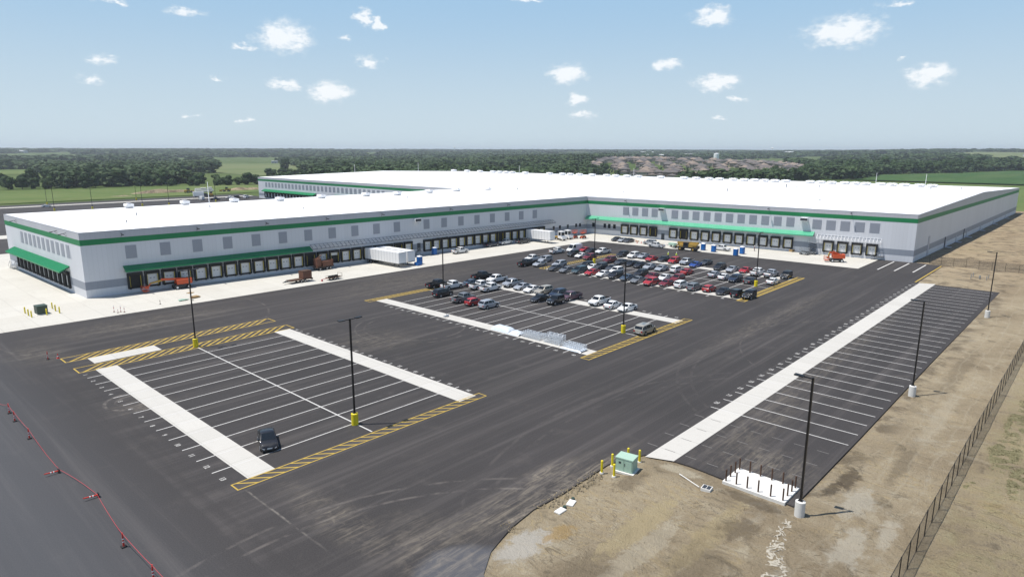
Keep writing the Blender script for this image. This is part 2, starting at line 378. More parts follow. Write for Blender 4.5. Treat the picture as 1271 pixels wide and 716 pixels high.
def mat_fence():
    m, nt, b = new_mat('chain_link'); g = NT(nt); P = g.pos(); x, y, z = g.xyz(P)
    s = g.math('ADD', x, y)
    p = .16
    a = g.math('PINGPONG', g.math('ADD', s, z), p/2); c = g.math('PINGPONG', g.math('SUBTRACT', s, z), p/2)
    w = g.math('MINIMUM', a, c); f = g.math('LESS_THAN', w, .017)
    b.inputs['Base Color'].default_value = lin(74, 74, 76); b.inputs['Roughness'].default_value = .5; b.inputs['Metallic'].default_value = .4
    t = g.n('ShaderNodeBsdfTransparent'); mx = g.n('ShaderNodeMixShader'); g.l(f, mx.inputs[0])
    g.l(t.outputs[0], mx.inputs[1]); g.l(b.outputs[0], mx.inputs[2]); g.l(mx.outputs[0], nt.nodes['Material Output'].inputs['Surface'])
    return m

M = {}
M['asphalt'] = mat_asphalt()
M['concrete'] = mat_concrete('court_concrete', lin(184, 180, 170), lin(198, 195, 186), 5.2, 0, .3)
M['strip'] = mat_concrete('strip_concrete', lin(180, 177, 170), lin(194, 191, 184), 3.66, 0, .25)
M['dirt'] = mat_dirt()
M['grass'] = mat_field('grass', lin(68, 86, 42), lin(84, 98, 54), lin(102, 106, 68), .006)
M['pasture'] = mat_field('pasture', lin(78, 98, 50), lin(94, 110, 62), lin(116, 118, 78), .008, .05)
M['crop'] = mat_field('crop', lin(50, 78, 40), lin(62, 90, 48), lin(88, 102, 62), .004, .03)
M['palefield'] = mat_field('pale_field', lin(90, 104, 62), lin(104, 113, 74), lin(120, 122, 90), .004, .02)
M['white_line'] = mat_paint('white_line', lin(196, 194, 190), .3)
M['faded_line'] = mat_paint('faded_line', lin(162, 160, 156), .3)
M['yellow_line'] = mat_paint('yellow_line', lin(178, 150, 62), .38)
M['wall'] = mat_panel('wall_panel', lin(208, 210, 214))
M['fascia'] = mat_panel('fascia_panel', lin(182, 183, 188))
M['grey'] = mat_panel('grey_panel', lin(140, 146, 156), 1.2)
M['green'] = mat_panel('green_panel', lin(14, 122, 70), 1.2)
M['canopy'] = simple('green_canopy', lin(10, 128, 78), .4, 0, .06, 1.5); M['mint'] = simple('mint_canopy', lin(78, 166, 130), .4, 0, .06, 1.5)
M['roof'] = simple('roof_membrane', (.86, .86, .86), .75, 0, .03, .02)
M['roofcap'] = simple('roof_cap', lin(176, 178, 182), .5)
M['louver'] = simple('louver', lin(152, 156, 165), .5, 0, .05, 2)
M['black'] = simple('black_rubber', (.012, .012, .013), .8)
M['void'] = simple('dark_interior', (.008, .008, .009), .9)
M['doorw'] = simple('door_white', lin(214, 215, 216), .5, 0, .04, 2)
M['yellow'] = simple('safety_yellow', lin(226, 205, 26), .5, 0, .1, 4)
M['guide'] = simple('guide_yellow', lin(190, 170, 40), .6, 0, .12, 4)
M['frame_grey'] = simple('frame_grey', lin(128, 134, 142), .5, .2, .1, 4); M['steel'] = simple('galvanised', lin(170, 174, 178), .4, .7, .12, 6); M['rackw'] = simple('bright_zinc', lin(204, 209, 214), .4, .15, .1, 6)
M['dsteel'] = simple('dark_steel', lin(62, 66, 72), .5, .3, .15, 4)
M['bronze'] = simple('dark_bronze', (.012, .011, .011), .4, .2, .1, 3)
M['rust'] = simple('rusty_steel', lin(78, 56, 42), .8, .1, .35, 5)
M['white'] = simple('white_paint', (.8, .8, .8), .45, 0, .05, 3)
M['offwhite'] = simple('base_concrete', lin(214, 212, 206), .85, 0, .08, 3)
M['green_box'] = simple('transformer_green', lin(162, 190, 172), .5, 0, .06, 2)
M['dgreen_box'] = simple('dark_green_box', lin(52, 70, 60), .5, 0, .1, 2)
M['blue'] = simple('toilet_blue', lin(20, 98, 170), .45, 0, .08, 3)
M['orange'] = simple('lift_orange', lin(196, 80, 38), .45, 0, .1, 3)
M['red'] = simple('rope_red', lin(190, 62, 70), .6)
M['reflect'] = simple('delineator_orange', lin(205, 52, 36), .55)
M['tan'] = simple('tan_wood', lin(176, 148, 106), .8, 0, .2, 4)
M['brown'] = simple('brown_box', lin(104, 66, 48), .7, 0, .2, 2)
M['olive'] = simple('machine_yellow', lin(168, 136, 58), .7, 0, .4, 1.5)
M['tarp'] = simple('plastic_wrap', lin(204, 212, 220), .25, 0, .12, 3)
M['tyre'] = simple('tyre', (.013, .013, .014), .85)
M['rim'] = simple('rim', lin(168, 170, 174), .35, .6)
M['glass'] = simple('car_glass', (.012, .016, .02), .06, 0, .1, 1)
M['glass'].node_tree.nodes['Principled BSDF'].inputs['Specular IOR Level'].default_value = .45
M['lamp_w'] = simple('headlamp', (.75, .77, .8), .15)
M['lamp_r'] = simple('tail_lamp', (.35, .01, .012), .25)
M['trim'] = simple('black_trim', (.018, .018, .02), .6)
M['plate'] = simple('plate', lin(200, 205, 210), .5)
M['skin'] = simple('skin', lin(188, 140, 112), .6)
M['hivis'] = simple('hivis', lin(196, 232, 60), .7)
M['denim'] = simple('denim', lin(52, 62, 88), .85)
M['hat'] = simple('hard_hat', lin(235, 235, 230), .4)
M['leaf'] = mat_foliage('leaf', (.020, .047, .015, 1), (.066, .115, .036, 1), .12)
M['leaf2'] = mat_foliage('leaf_light', (.034, .066, .020, 1), (.092, .14, .042, 1), .15)
M['forest'] = mat_foliage('forest_leaf', (.020, .044, .017, 1), (.070, .110, .040, 1), .1)
M['bark'] = simple('bark', lin(70, 60, 50), .9, 0, .2, 1)
M['weed'] = simple('weed', lin(128, 122, 90), .8, 0, .22, .8); M['ghost'] = mat_paint('ghost_line', lin(112, 109, 106), .4)
M['fence'] = mat_fence()
M['housewall'] = simple('house_wall', lin(150, 132, 116), .9, 0, .2, .05)
M['housewall2'] = simple('house_wall_pale', lin(172, 160, 146), .9, 0, .2, .05)
M['houseroof3'] = simple('house_roof_dark', lin(82, 78, 78), .9, 0, .15, .1); M['houseroof4'] = simple('house_roof_tan', lin(136, 122, 110), .9, 0, .15, .1)
M['houseroof'] = simple('house_roof', lin(100, 95, 93), .9, 0, .15, .1)
M['houseroof2'] = simple('house_roof_brown', lin(108, 98, 92), .9, 0, .15, .1)
M['spill'] = simple('washout', lin(186, 182, 172), .9, 0, .3, 3)

def mat_spill():
    m, nt, b = new_mat('washout'); g = NT(nt); P = g.pos()
    n = g.noise(P, .95, 4, .55, .9); n2 = g.noise(P, 5, 5, .7)
    r = g.math('ABSOLUTE', g.math('SUBTRACT', n, .5)); f = g.ramp(g.math('MULTIPLY_ADD', n2, .05, r), 0.085, .05)
    g.l(g.mix(n2, lin(150, 142, 126), lin(182, 176, 162)), b.inputs['Base Color']); b.inputs['Roughness'].default_value = .9
    t = g.n('ShaderNodeBsdfTransparent'); mx = g.n('ShaderNodeMixShader'); g.l(f, mx.inputs[0]); g.l(t.outputs[0], mx.inputs[1]); g.l(b.outputs[0], mx.inputs[2]); g.l(mx.outputs[0], nt.nodes['Material Output'].inputs['Surface'])
    return m
M['spill'] = mat_spill()
# ------------------------------------------------------------------ terrain
def smooth(a, b, t):
    t = max(0., min(1., (t-a)/(b-a))); return t*t*(3-2*t)
def elev(x, y):
    r = sqrt(x*x+y*y); a = atan2(y, x)
    e = 24*smooth(1300, 5200, r)+8*smooth(5000, 9000, r)
    # a low swell of fields to the right
    e += 13*smooth(1100, 2300, r)*exp(-((a-.13)/.16)**2)*(1-smooth(3500, 6000, r))
    e += 11*smooth(760, 1300, r)*exp(-((a-.56)/.2)**2)*(1-smooth(1500, 2600, r))
    e += smooth(1500, 3500, r)*(4.5*noise.noise((x*.0007, y*.0007, 3.1))+1.8*noise.noise((x*.002, y*.002, 7.7)))
    return e
R = [0, 60, 150, 300, 480, 650, 850, 1000, 1150, 1300, 1500, 1750, 2050, 2400, 2800, 3300, 3900, 4600, 5400, 6300, 7300, 8400, 9400]
NA = 120
vs = [(0, 0, -.3)]; fs = []
for r in R[1:]:
    for k in range(NA):
        a = 2*pi*k/NA; x, y = r*cos(a), r*sin(a); vs.append((x, y, elev(x, y)-.3))
for k in range(NA): fs.append((0, 1+k, 1+(k+1) % NA))
for i in range(len(R)-2):
    for k in range(NA):
        a = 1+i*NA+k; b = 1+i*NA+(k+1) % NA; fs.append((a, a+NA, b+NA, b))
struct(MB().add(vs, fs).build('ground', M['grass'], smooth=True))

def field(name, pts, mat, lift=.35, step=None):
    """a field draped on the terrain (fan-subdivided so it follows it)"""
    me = bmesh.new(); f = me.faces.new([me.verts.new((x, y, 0)) for x, y in pts])
    bmesh.ops.triangulate(me, faces=me.faces[:])
    for _ in range(4): bmesh.ops.subdivide_edges(me, edges=me.edges[:], cuts=1, use_grid_fill=True)
    for v in me.verts: v.co.z = elev(v.co.x, v.co.y)-.3+lift
    m = bpy.data.meshes.new(name); me.normal_update()
    for f in me.faces:
        if f.normal.z < 0: f.normal_flip()
    me.to_mesh(m); me.free(); m.materials.append(mat)
    o = bpy.data.objects.new(name, m); COL.objects.link(o); return struct(o)
F_POLY = {
 'F1': [(-200, 470), (240, 478), (290, 575), (224, 600), (164, 612), (107, 628), (-200, 640)],
 'F2': [(628, 1479), (801, 1451), (631, 1101), (459, 802), (391, 788), (401, 947)],
 'F3': [(150, 1290), (268, 1290), (214, 1034), (120, 1050)],
 'F4': [(785, 216), (971, 234), (1330, 117), (1340, -200), (780, -200)],
 'F5': [(2574, 491), (3600, 500), (3300, -300), (1700, -300), (1820, 221)],
 'F6': [(2007, 752), (2103, 673), (1195, 375), (1458, 540)],
}
field('pasture_field', F_POLY['F1'], M['pasture'])
field('pasture_field', F_POLY['F2'], M['palefield'])
field('pasture_field', F_POLY['F3'], M['pasture'])
field('crop_field', F_POLY['F4'], M['crop'], 1.2)
field('pale_field', F_POLY['F5'], M['palefield'], 1.2)
field('pasture_field', F_POLY['F6'], M['pasture'], .6)
# strip of stubble between the warehouse and the crop
struct(MB().rect(436, 780, -200, 470, -.22).build('meadow', M['pasture']))

def dirt_h(x, y):
    """ground of the unpaved side; it lies a little under the pavement edge"""
    k = 1.
    if x < 57.5: k = smooth(0.0, 4.0, min(33.4-y, x-29.5, 56.3-x if y > 17.2 else 9) if x > 29 else 0)
    else: k = smooth(0., 3.5, 17.0-y) if y < 17.0 else 0.
    if x > 180.5: k = max(k, smooth(0, 4, min(33.-y, x-181))*.5)
    if 212 < x < 440: k = min(1, .6)
    n = noise.fractal((x*.11, y*.11, 1.3), 1., 2.1, 5)
    n2 = noise.fractal((x*.03, y*.03, 5.), 1., 2., 3)
    rid = 1-abs(noise.noise((x*.22+.3*n, y*.22, 9.)))
    damp = smooth(16, 30, x)
    lip = (-.08-.05*noise.noise((x*.8, y*.8, 6.)))*(1-k) if x < 57.5 else 0
    n3 = noise.fractal((x*.7, y*.7, 2.), 1., 2., 3)
    h = -.05+k*(.05+.18*n+.3*max(0, n2)+.3*(rid-.72)+.1*n3)
    if x > 57.5 and y > 17.0 and x < 180.4: h = -.2
    pf = exp(-((y-7.8)/2.)**2)
    return (h+lip)*damp*(1-.5*pf)-.22*(1-damp)
def dirt_mesh():
    xs = list(np.arange(-30, 120, .55))+list(np.arange(120, 240, 2.))+list(np.arange(240, 441, 20.))
    ys = list(np.arange(-140, -20, 10.))+list(np.arange(-20, 35.3, .55))+[40.5]
    nx, ny = len(xs), len(ys)
    vs = [(x, y, dirt_h(x, y)) for y in ys for x in xs]
    fs = [(j*nx+i, j*nx+i+1, (j+1)*nx+i+1, (j+1)*nx+i) for j in range(ny-1) for i in range(nx-1)]
    return MB().add(vs, fs).build('dirt_ground', M['dirt'], smooth=True)
struct(dirt_mesh())

# ------------------------------------------------------------------ pavement
CURVE = [(27.2, -140), (27.4, 10), (27.7, 20), (28.4, 26), (29.3, 29), (30.6, 31), (33, 32.6), (36.5, 33.7), (40, 34.2), (44, 34), (48, 34.1), (51.5, 34.2), (54.5, 33.4), (56.4, 32.3)]
asp = CURVE+[(56.9, 28), (56.6, 23.7), (56.2, 17.5), (75, 17.35), (110, 17.3), (180.4, 16.8), (180.5, 33.), (211.9, 33.2), (214.6, 36), (213.5, 60), (206, 149), (40, 160), (37, 222), (206, 222), (206, 250), (216, 466), (-160, 452), (-160, -140)]
# -- the mat is cut away under nothing: court concrete lies on it as sheets
struct(MB().poly(asp, -.34, 0).build('asphalt_pavement', M['asphalt']))
cc = MB()
cc.sheet([(-120, 138.8), (20, 138.6), (60, 137.2), (130, 135.7), (174, 134.4), (186.6, 134.9), (189.5, 107), (190.6, 80), (191.6, 49.3), (213, 49.3), (206, 148.5), (203.5, 150.5), (39.5, 159.5), (37.5, 221), (204, 223), (205, 246), (39, 246), (-120, 243)], .006)
cc.rect(-120, 204, 288, 300, .006); cc.rect(-60, 214, 440, 446, .006)
struct(cc.build('concrete_court', M['concrete']))
st = MB()
for x0, x1, y0, y1 in ((25.4, 28.2, 58.0, 105.2), (52.8, 55.7, 57.6, 105.), (79.4, 82.1, 57.3, 112.), (106., 108.9, 56.8, 112), (133.2, 136, 56.8, 110.5), (162.1, 164.9, 56.8, 110.2)):
    st.rect(x0, x1, y0, y1, .006)
st.rect(26.2, 35.6, 108.3, 111.75, .006)
st.sheet([(55.6, 32.4), (56.7, 29.7), (181.4, 29.4), (180.2, 32.6)], .006)
struct(st.build('concrete_strip', M['strip']))
# painted lines
LW = .14
ln = MB(); fd = MB()
def hl(m, x0, x1, y, z=.012, w=LW): m.rect(x0, x1, y-w/2, y+w/2, z)
def vl(m, x, y0, y1, z=.012, w=LW): m.rect(x-w/2, x+w/2, y0, y1, z)
YA = [61.6+3.645*k for k in range(12)]
for y in YA: hl(ln, 23.5, 56.4, y)
vl(ln, 39.95, 58.2, 105.2, .016, .18)
YB = [60.8+3.55*k for k in range(14)]
for y in YB: hl(ln, 77.8, 110.3, y)
vl(ln, 94.1, 57.4, 112, .016, .18)
YC = [60.0+3.5*k for k in range(15)]
for y in YC: hl(ln, 131.6, 166.4, y, .012, .16)
vl(ln, 149.3, 57, 110.3, .016, .2)
XR = [72.9+3.49*k for k in range(31)]
for x in XR: vl(ln, x, 17.75, 33.6)
for k, x in enumerate((58.6, 62.2, 65.7, 69.3)):
    for j in range(6):
        if (k, j) in ((0, 0), (0, 1)): continue
        y0 = 18.6+j*2.4
        if x < 60 and y0 < 25: continue
        vl(fd, x, y0, y0+1.2, .012, .1)
    vl(fd, x, 32.7, 33.9, .012, .12)
for x0, y in ((193.6, 45.05), (194.4, 41.2), (195.4, 37.1)): hl(ln, x0, 211., y, .012, .35)
struct(ln.build('parking_line', M['white_line'])); struct(fd.build('faded_line', M['ghost']))
yl = MB()
def hatch(x0, x1, y0, y1, pitch=1.55, w=.16, z=.012, lean=1.0, tw=.2):
    for y in (y0+w/2, y1-w/2): hl(yl, x0, x1, y, z, w)
    for x in (x0+w/2, x1-w/2): vl(yl, x, y0+w, y1-w, z, w)
    H = y1-y0-2*w; x = x0+w+.3+max(0, -lean*H)
    while x+tw+max(0, lean*H) < x1-w:
        yl.sheet([(x, y0+w), (x+tw, y0+w), (x+tw+lean*H, y1-w), (x+lean*H, y1-w)], z); x += pitch
hatch(23.7, 56.6, 56.5, 58.0, 1.4, .14, .012, -1.15, .26)
hatch(23.3, 56.7, 104.9, 107.8, 1.45, .18, .012, 1.2, .45)
hatch(23.3, 56.7, 111.7, 114.6, 1.45, .18, .012, 1.2, .45)
hatch(77.6, 110.4, 55.6, 57.3, 1.35, .18, .012, -1.15, .34)
hatch(77.8, 104.5, 112.1, 114.1, 1.1, .2, .012, -1.1, .4)
hatch(131.8, 167.6, 54.9, 56.8, 1.2, .3, .012, -1.1, .4)
hatch(132.6, 167.2, 110.5, 112.4, .9, .26)
hl(yl, 180.8, 211.8, 33.55, .012, .32)
struct(yl.build('yellow_marking', M['yellow_line']))
# stall numbers
def numbers():
    v, f = [], []
    def put(txt, x, y, rot, size=.7):
        cu = bpy.data.curves.new('t', 'FONT'); cu.body = txt; cu.size = size; cu.align_x = 'CENTER'; cu.align_y = 'CENTER'; cu.resolution_u = 2; cu.offset = .035
        o = bpy.data.objects.new('t', cu); me = o.to_mesh(); c, s = cos(rot), sin(rot)
        k = len(v); v.extend((x+p.co.x*c-p.co.y*s, y+p.co.x*s+p.co.y*c, .013) for p in me.vertices)
        f.extend(tuple(i+k for i in p.vertices) for p in me.polygons)
        o.to_mesh_clear(); bpy.data.objects.remove(o); bpy.data.curves.remove(cu)
    for k in range(13):
        put(str(k+1), 23.7, 103.45-3.645*k, -pi/2); put(str(k+14), 56.3, 103.4-3.645*k, pi/2)
    for k in range(14):
        put(str(k+27), 78.0, 105-3.55*k, -pi/2); put(str(k+41), 110.2, 105-3.55*k, pi/2)
    for k in range(14):
        put(str(k+55), 131.7, 105.3-3.5*k, -pi/2)
    for k in range(30):
        put(str(k+70), 74.7+3.49*k, 33.7, pi, .8)
    m = MB(); m.add(v, f); return m.build('stall_number', M['faded_line'])
struct(numbers())
# ------------------------------------------------------------------ warehouse
V2 = lambda p: Vector((p[0], p[1]))
A0, A1, B1, E1 = V2((38.6, 158.5)), V2((204.6, 149.5)), V2((212.9, 40.8)), V2((424.5, 38.3))
WB0, WB1 = V2((36.8, 219.5)), V2((205.3, 222.))
C1, C2 = V2((207., 418.)), V2((408., 426.))
wh = thing('warehouse', (0, 0, 0), 0, 'vast white roofed L-shaped warehouse with green stripes, green awnings and rows of dock doors', 'warehouse')
ZA, ZB, ZR, ZF = 13.95, 13.6, 15.4, 12.9
RID0, RID1 = V2((318.5, 39.6)), V2((310., 422.))
def wall_mesh():
    m = MB()
    # wing: plain prism ; main block: gabled prism
    m.poly([tuple(p) for p in (A0, A1, WB1, WB0)], 0, ZA)
    pts = [(B1, ZB), (E1, ZF), (C2, ZF), (RID1, ZR), (C1, ZB+.1), (WB1, ZA), (A1, ZA)]
    ring = [(B1, ZB), (RID0, ZR), (E1, ZF), (C2, ZF), (RID1, ZR), (C1, ZB), (WB1, ZA-.002), (A1, ZA-.002)]
    n = len(ring); vs = [(p.x, p.y, 0) for p, z in ring]+[(p.x, p.y, z) for p, z in ring]
    fs = [(i, (i+1) % n, n+(i+1) % n, n+i) for i in range(n)]
    fs += [(n+0, n+1, n+4, n+5, n+6, n+7), (n+1, n+2, n+3, n+4)]
    m.add(vs, fs); return m
wall_mesh().build('wall', M['wall'], wh)
rf = MB()
def inset(pts, d):
    c = sum((p for p in pts), V2((0, 0)))/len(pts)
    out = []
    n = len(pts)
    for i, p in enumerate(pts):
        a = (p-pts[i-1]).normalized(); b = (pts[(i+1) % n]-p).normalized()
        na = V2((-a.y, a.x)); nb = V2((-b.y, b.x)); k = (na+nb); k /= max(.3, k.length_squared/2); out.append(p+k*d)
    return out
q = inset([A0, A1, WB1, WB0], .35); q[1] = A1+V2((0, .35)); q[2] = WB1+V2((0, -.35))
rf.sheet([tuple(p) for p in q], ZA+.03)
def zroof(p): return p
L = [(B1+V2((.4, .35)), ZB), (RID0+V2((0, .35)), ZR), (RID1+V2((0, -.35)), ZR), (C1+V2((.4, -.35)), ZB), (WB1+V2((.4, 0)), ZA), (A1+V2((.4, .2)), ZA)]
rf.add([(p.x, p.y, z+.03) for p, z in L], [(0, 1, 2, 3, 4, 5)])
L = [(RID0+V2((0, .35)), ZR), (E1+V2((-.35, .35)), ZF), (C2+V2((-.35, -.35)), ZF), (RID1+V2((0, -.35)), ZR)]
rf.add([(p.x, p.y, z+.03) for p, z in L], [(0, 1, 2, 3)])
rf.build('roof', M['roof'], wh)

def frame(p0, p1):
    """local frame on a wall: s along, n outwards (right of travel p0->p1), z up"""
    e = (p1-p0).normalized(); n = V2((e.y, -e.x))
    return e, n
def fmat(p0, p1, s, off=0.):
    e, n = frame(p0, p1); o = p0+e*s+n*off
    return Matrix(((e.x, -n.x, 0, o.x), (e.y, -n.y, 0, o.y), (0, 0, 1, 0), (0, 0, 0, 1)))   # local x along the wall, local -y outwards
def band(name, mat, p0, p1, s0, s1, z0, z1, proud):
    o = MB().box(s0, s1, -proud, .05, z0, z1).build(name, mat, wh); o.matrix_world = fmat(p0, p1, 0); return o
walls = {'A': (A0, A1), 'B': (A1, B1), 'E': (B1, E1), 'W': (WB0, A0), 'C': (C1, WB1)}
for k, (p0, p1) in walls.items():
    Ln = (p1-p0).length; zt = {'A': ZA, 'B': ZB, 'E': ZF, 'W': ZA, 'C': ZB}[k]
    e0 = .03 if k in 'AWBE' else 0
    s0 = -.02; s1 = Ln+.02
    if k == 'B': s0 = 0.02
    if k == 'A': s1 = Ln-.06
    gb = (11.22, 12.42) if k != 'E' else (11.05, 12.35)
    if k == 'E':
        # the stripe on the end wall drops a little with the far eave
        m = MB(); m.add([(s, y, z) for s, dz in ((s0, .1), (s1, -.35)) for y in (-.03, .05) for z in (gb[0]+dz, gb[1]+dz)],
                        [(0, 1, 3, 2), (4, 6, 7, 5), (0, 4, 5, 1), (2, 3, 7, 6), (0, 2, 6, 4), (1, 5, 7, 3)])
        o = m.build('green_stripe', M['green'], wh); o.matrix_world = fmat(p0, p1, 0)
        mf = MB(); rs = (RID0-p0).length
        mf.add([(0, -.02, 12.47), (Ln, -.02, 12.02), (Ln, -.02, ZF-.05), (rs, -.02, ZR-.05), (0, -.02, ZB-.05)], [(0, 1, 2, 3, 4)])
        o = mf.build('fascia', M['fascia'], wh); o.matrix_world = fmat(p0, p1, 0)
    else:
        band('green_stripe', M['green'], p0, p1, s0, s1, gb[0], gb[1], .03)
        band('fascia', M['fascia'], p0, p1, max(s0, 0), s1-.02, gb[1]+.004, zt-.06, .022)
    band('grey_stripe', M['grey'], p0, p1, s0, s1, 1.75, 3.45, .018)
    band('parapet_cap', M['roofcap'], p0, p1, s0, s1, zt-.05, zt+.05, .05) if k != 'E' else None
# dock doors : one of each kind is built, then copied along the walls
def make_door(kind, w=3.06, zt=4.42):
    m = MB(); a = w/2
    m.box(-a, -a+.42, -.5, 0, .95, zt).box(a-.42, a, -.5, 0, .95, zt).box(-a, a, -.56, 0, zt-.62, zt+.02)
    m.box(-a+.42, a-.42, -.03, -.021, 1.0, zt-.6)  # black sheet on the solid wall paints the unlit interior behind raised doors
    o = m.build('dock_door', M['black'], wh)
    if kind in ('closed', 'plain'):
        p = MB().box(-a+.42, a-.42, -.09, -.04, 1.28, zt-.66)
        for z in (1.9, 2.55, 3.2): p.box(-a+.44, a-.44, -.097, -.09, z, z+.02)
        p.box(-.55, -.15, -.1, -.09, 2.7, 2.95, 1).box(.2, .6, -.1, -.09, 2.7, 2.95, 1)
        p.build('door_panel', [M['doorw'], M['louver']], o)
    elif kind == 'half':
        MB().box(-a+.42, a-.42, -.09, -.04, 3.0, zt-.66).build('door_panel', M['doorw'], o)
    for s in (-1, 1) if kind != 'plain' else (): MB().box(min(s*(a-.5), s*(a-.42)), max(s*(a-.5), s*(a-.42)), -.49, -.3, 1.3, zt-.7).build('guide_strip', M['guide'], o)
    MB().box(-a+.5, a-.5, -.22, 0, .88, 1.26).box(-a+.25, -a+.65, -.32, 0, .8, 1.3).box(a-.65, a-.25, -.32, 0, .8, 1.3).build('dock_bumper', M['black'], o)
    return o
DT = {k: tree_of(make_door(k)) for k in ('closed', 'open', 'half', 'plain')}
used = set()
def door(p0, p1, s, kind='closed'):
    t = DT[kind]
    o = t[0] if kind not in used else dup(t); used.add(kind)
    o.matrix_world = fmat(p0, p1, s)
    if kind == 'open': o['label'] = 'open dock door, its dark interior painted as a black sheet'
    if kind == 'half': o['label'] = 'half raised dock door'
for k in range(22): door(A0, A1, 9.46+3.491*k, 'open' if k in (0, 12, 20) else 'half' if k == 14 else 'closed')
for k in range(16): door(A0, A1, 89.95+3.385*k, 'open' if k == 9 else 'closed')
for k, s in enumerate((16.7, 20.48, 24.3, 28.15)): door(A1, B1, s, 'open' if k == 3 else 'closed')
for k in range(11): door(A1, B1, 35.86+3.882*k, 'open' if k == 1 else 'closed')
for k in range(4): door(A1, B1, 86.5+3.94*k)
LW_ = (A0-WB0).length
for k in range(12): door(WB0, A0, LW_-11.2-3.52*k, 'plain')
LC = (WB1-C1).length
for k in range(18): door(C1, WB1, 10.+3.9*k, 'plain')
# louvred panels
def win(w=2.2, h=2.9):
    m = MB().box(-w/2, w/2, -.045, 0, 0, h)
    n = 14
    for i in range(n): m.box(-w/2+.05, w/2-.05, -.065, -.045, .08+i*(h-.16)/n, .08+i*(h-.16)/n+.09)
    return m.build('wall_louver', M['louver'], wh)
w0 = win(); first = [True]
def put_win(p0, p1, s, z, sc=1.):
    o = w0 if first[0] else w0.copy()
    if not first[0]: COL.objects.link(o)
    first[0] = False
    M4 = fmat(p0, p1, s); M4.translation.z = z; o.matrix_world = M4 @ Matrix.Diagonal((sc, 1, 1, 1))
for s in [9.35+6.98*k for k in range(11)]+[89.9+6.78*k for k in range(8)]: put_win(A0, A1, s, 7.62)
for s in (16.8, 20.6, 24.5, 28.3): put_win(A1, B1, s, 7.95, 1.08)
for s in [36.+3.88*k for k in range(11)]: put_win(A1, B1, s, 7.85, 1.1)
for s in [82.65+3.95*k for k in range(5)]: put_win(A1, B1, s, 7.65, 1.2)
for k in range(11): put_win(WB0, A0, LW_-8.8-3.66*k, 7.75, .95)
for k in range(31): put_win(C1, WB1, 11+4.22*k, 7.6, 1.1)
# awnings
def awning(p0, p1, s0, s1, zt=6.15, zf=5.25, d=1.75, mat='canopy'):
    m = MB(); L = s1-s0
    m.add([(0, 0, zt), (L, 0, zt), (L, -d, zf), (0, -d, zf), (0, 0, zt-.12), (L, 0, zt-.12), (L, -d, zf-.3), (0, -d, zf-.3)],
          [(0, 3, 2, 1), (4, 5, 6, 7), (3, 7, 6, 2), (0, 4, 7, 3), (1, 2, 6, 5)])
    n = int(L/.6)
    for i in range(n+1):
        x = L*i/n
        m.add([(x-.02, -.01, zt+.035), (x+.02, -.01, zt+.035), (x+.02, -d, zf+.035), (x-.02, -d, zf+.035), (x-.02, -.01, zt-.02), (x+.02, -.01, zt-.02), (x+.02, -d, zf-.02), (x-.02, -d, zf-.02)], [(0, 3, 2, 1), (0, 4, 7, 3), (1, 2, 6, 5), (3, 7, 6, 2)])
    o = m.build('awning', M[mat], wh); o.matrix_world = fmat(p0, p1, s0)
    b = MB(); nb = max(2, int(L/3.5))
    for i in range(nb+1):
        x = .1+(L-.2)*i/nb; b.bar((x, 0, zt-.2), (x, -d+.1, zf-.35), .09).bar((x, 0, zt-1.3), (x, -d*.7, zf-.1), .07)
    ob = b.build('awning_frame', M['dsteel'], wh); ob.matrix_world = fmat(p0, p1, s0)
awning(A0, A1, 7.4, 51.4)
awning(A1, B1, .35, 82.2, 6.75, 5.75, 1.9, 'mint')
awning(WB0, A0, LW_-54.6, LW_-9.2, 5.9, 4.9, 2.1)
awning(C1, WB1, 8, 72, 6.2, 5.1, 2.2); awning(C1, WB1, 92, 168, 6.2, 5.1, 2.2)
def rack(p0, p1, s0, s1, mat, zt=6.3, d=1.75, step=.95):
    b = MB(); L = s1-s0; n = int(L/step)
    for i in range(n+1):
        x = L*i/n
        b.bar((x, 0, zt), (x, -d, zt-.95), .07, .13).bar((x, -.05, zt-1.15), (x, -d, zt-1.0), .07)
    for t in (.03, .5, .99): b.bar((0, -d*t, zt+.06-.95*t), (L, -d*t, zt+.06-.95*t), .07, .07)
    b.bar((0, -d, zt-1.05), (L, -d, zt-1.05), .12, .12)
    o = b.build('awning_frame', mat, wh); o.matrix_world = fmat(p0, p1, s0); o['label'] = 'bare steel awning frame still without its green sheets'
rack(A0, A1, 51.6, 146.6, M['frame_grey'], 6.45, 1.75, 1.25)
rack(A1, B1, 83.2, 100.6, M['white'], 6.0, 1.5)
# small dark windows, doors, hoods, lamps, stairs
def part(name, mat, p0, p1, s, m):
    o = m.build(name, mat, wh); o.matrix_world = fmat(p0, p1, s); return o
for s in (147.4, 150.8, 155.2, 160, 162.3): part('window', M['glass'], A0, A1, s, MB().box(-.5, .5, -.06, 0, 2.7, 4.0))
for s in (3.1, 8.1, 10., 12.2): part('window', M['glass'], A1, B1, s, MB().box(-.55, .55, -.06, 0, 2.5, 4.1))
part('door', M['dsteel'], A0, A1, 86.8, MB().box(-.6, .6, -.08, 0, 1.2, 3.6))
part('door', M['dsteel'], A1, B1, 31.9, MB().box(-.6, .6, -.08, 0, .05, 2.3))
part('door', M['fascia'], B1, E1, 17.4, MB().box(-.9, .9, -.12, 0, .05, 6.0))
for s in (43, 60, 79, 108, 140, 175): part('door', M['fascia'], B1, E1, s, MB().box(-.5, .5, -.1, 0, .05, 2.4).box(-1.0, 1.0, -1.8, -.1, .01, .12))
for s in (41, 73): part('downpipe', M['dsteel'], B1, E1, s, MB().box(-.15, .15, -.2, 0, .1, 3.6))
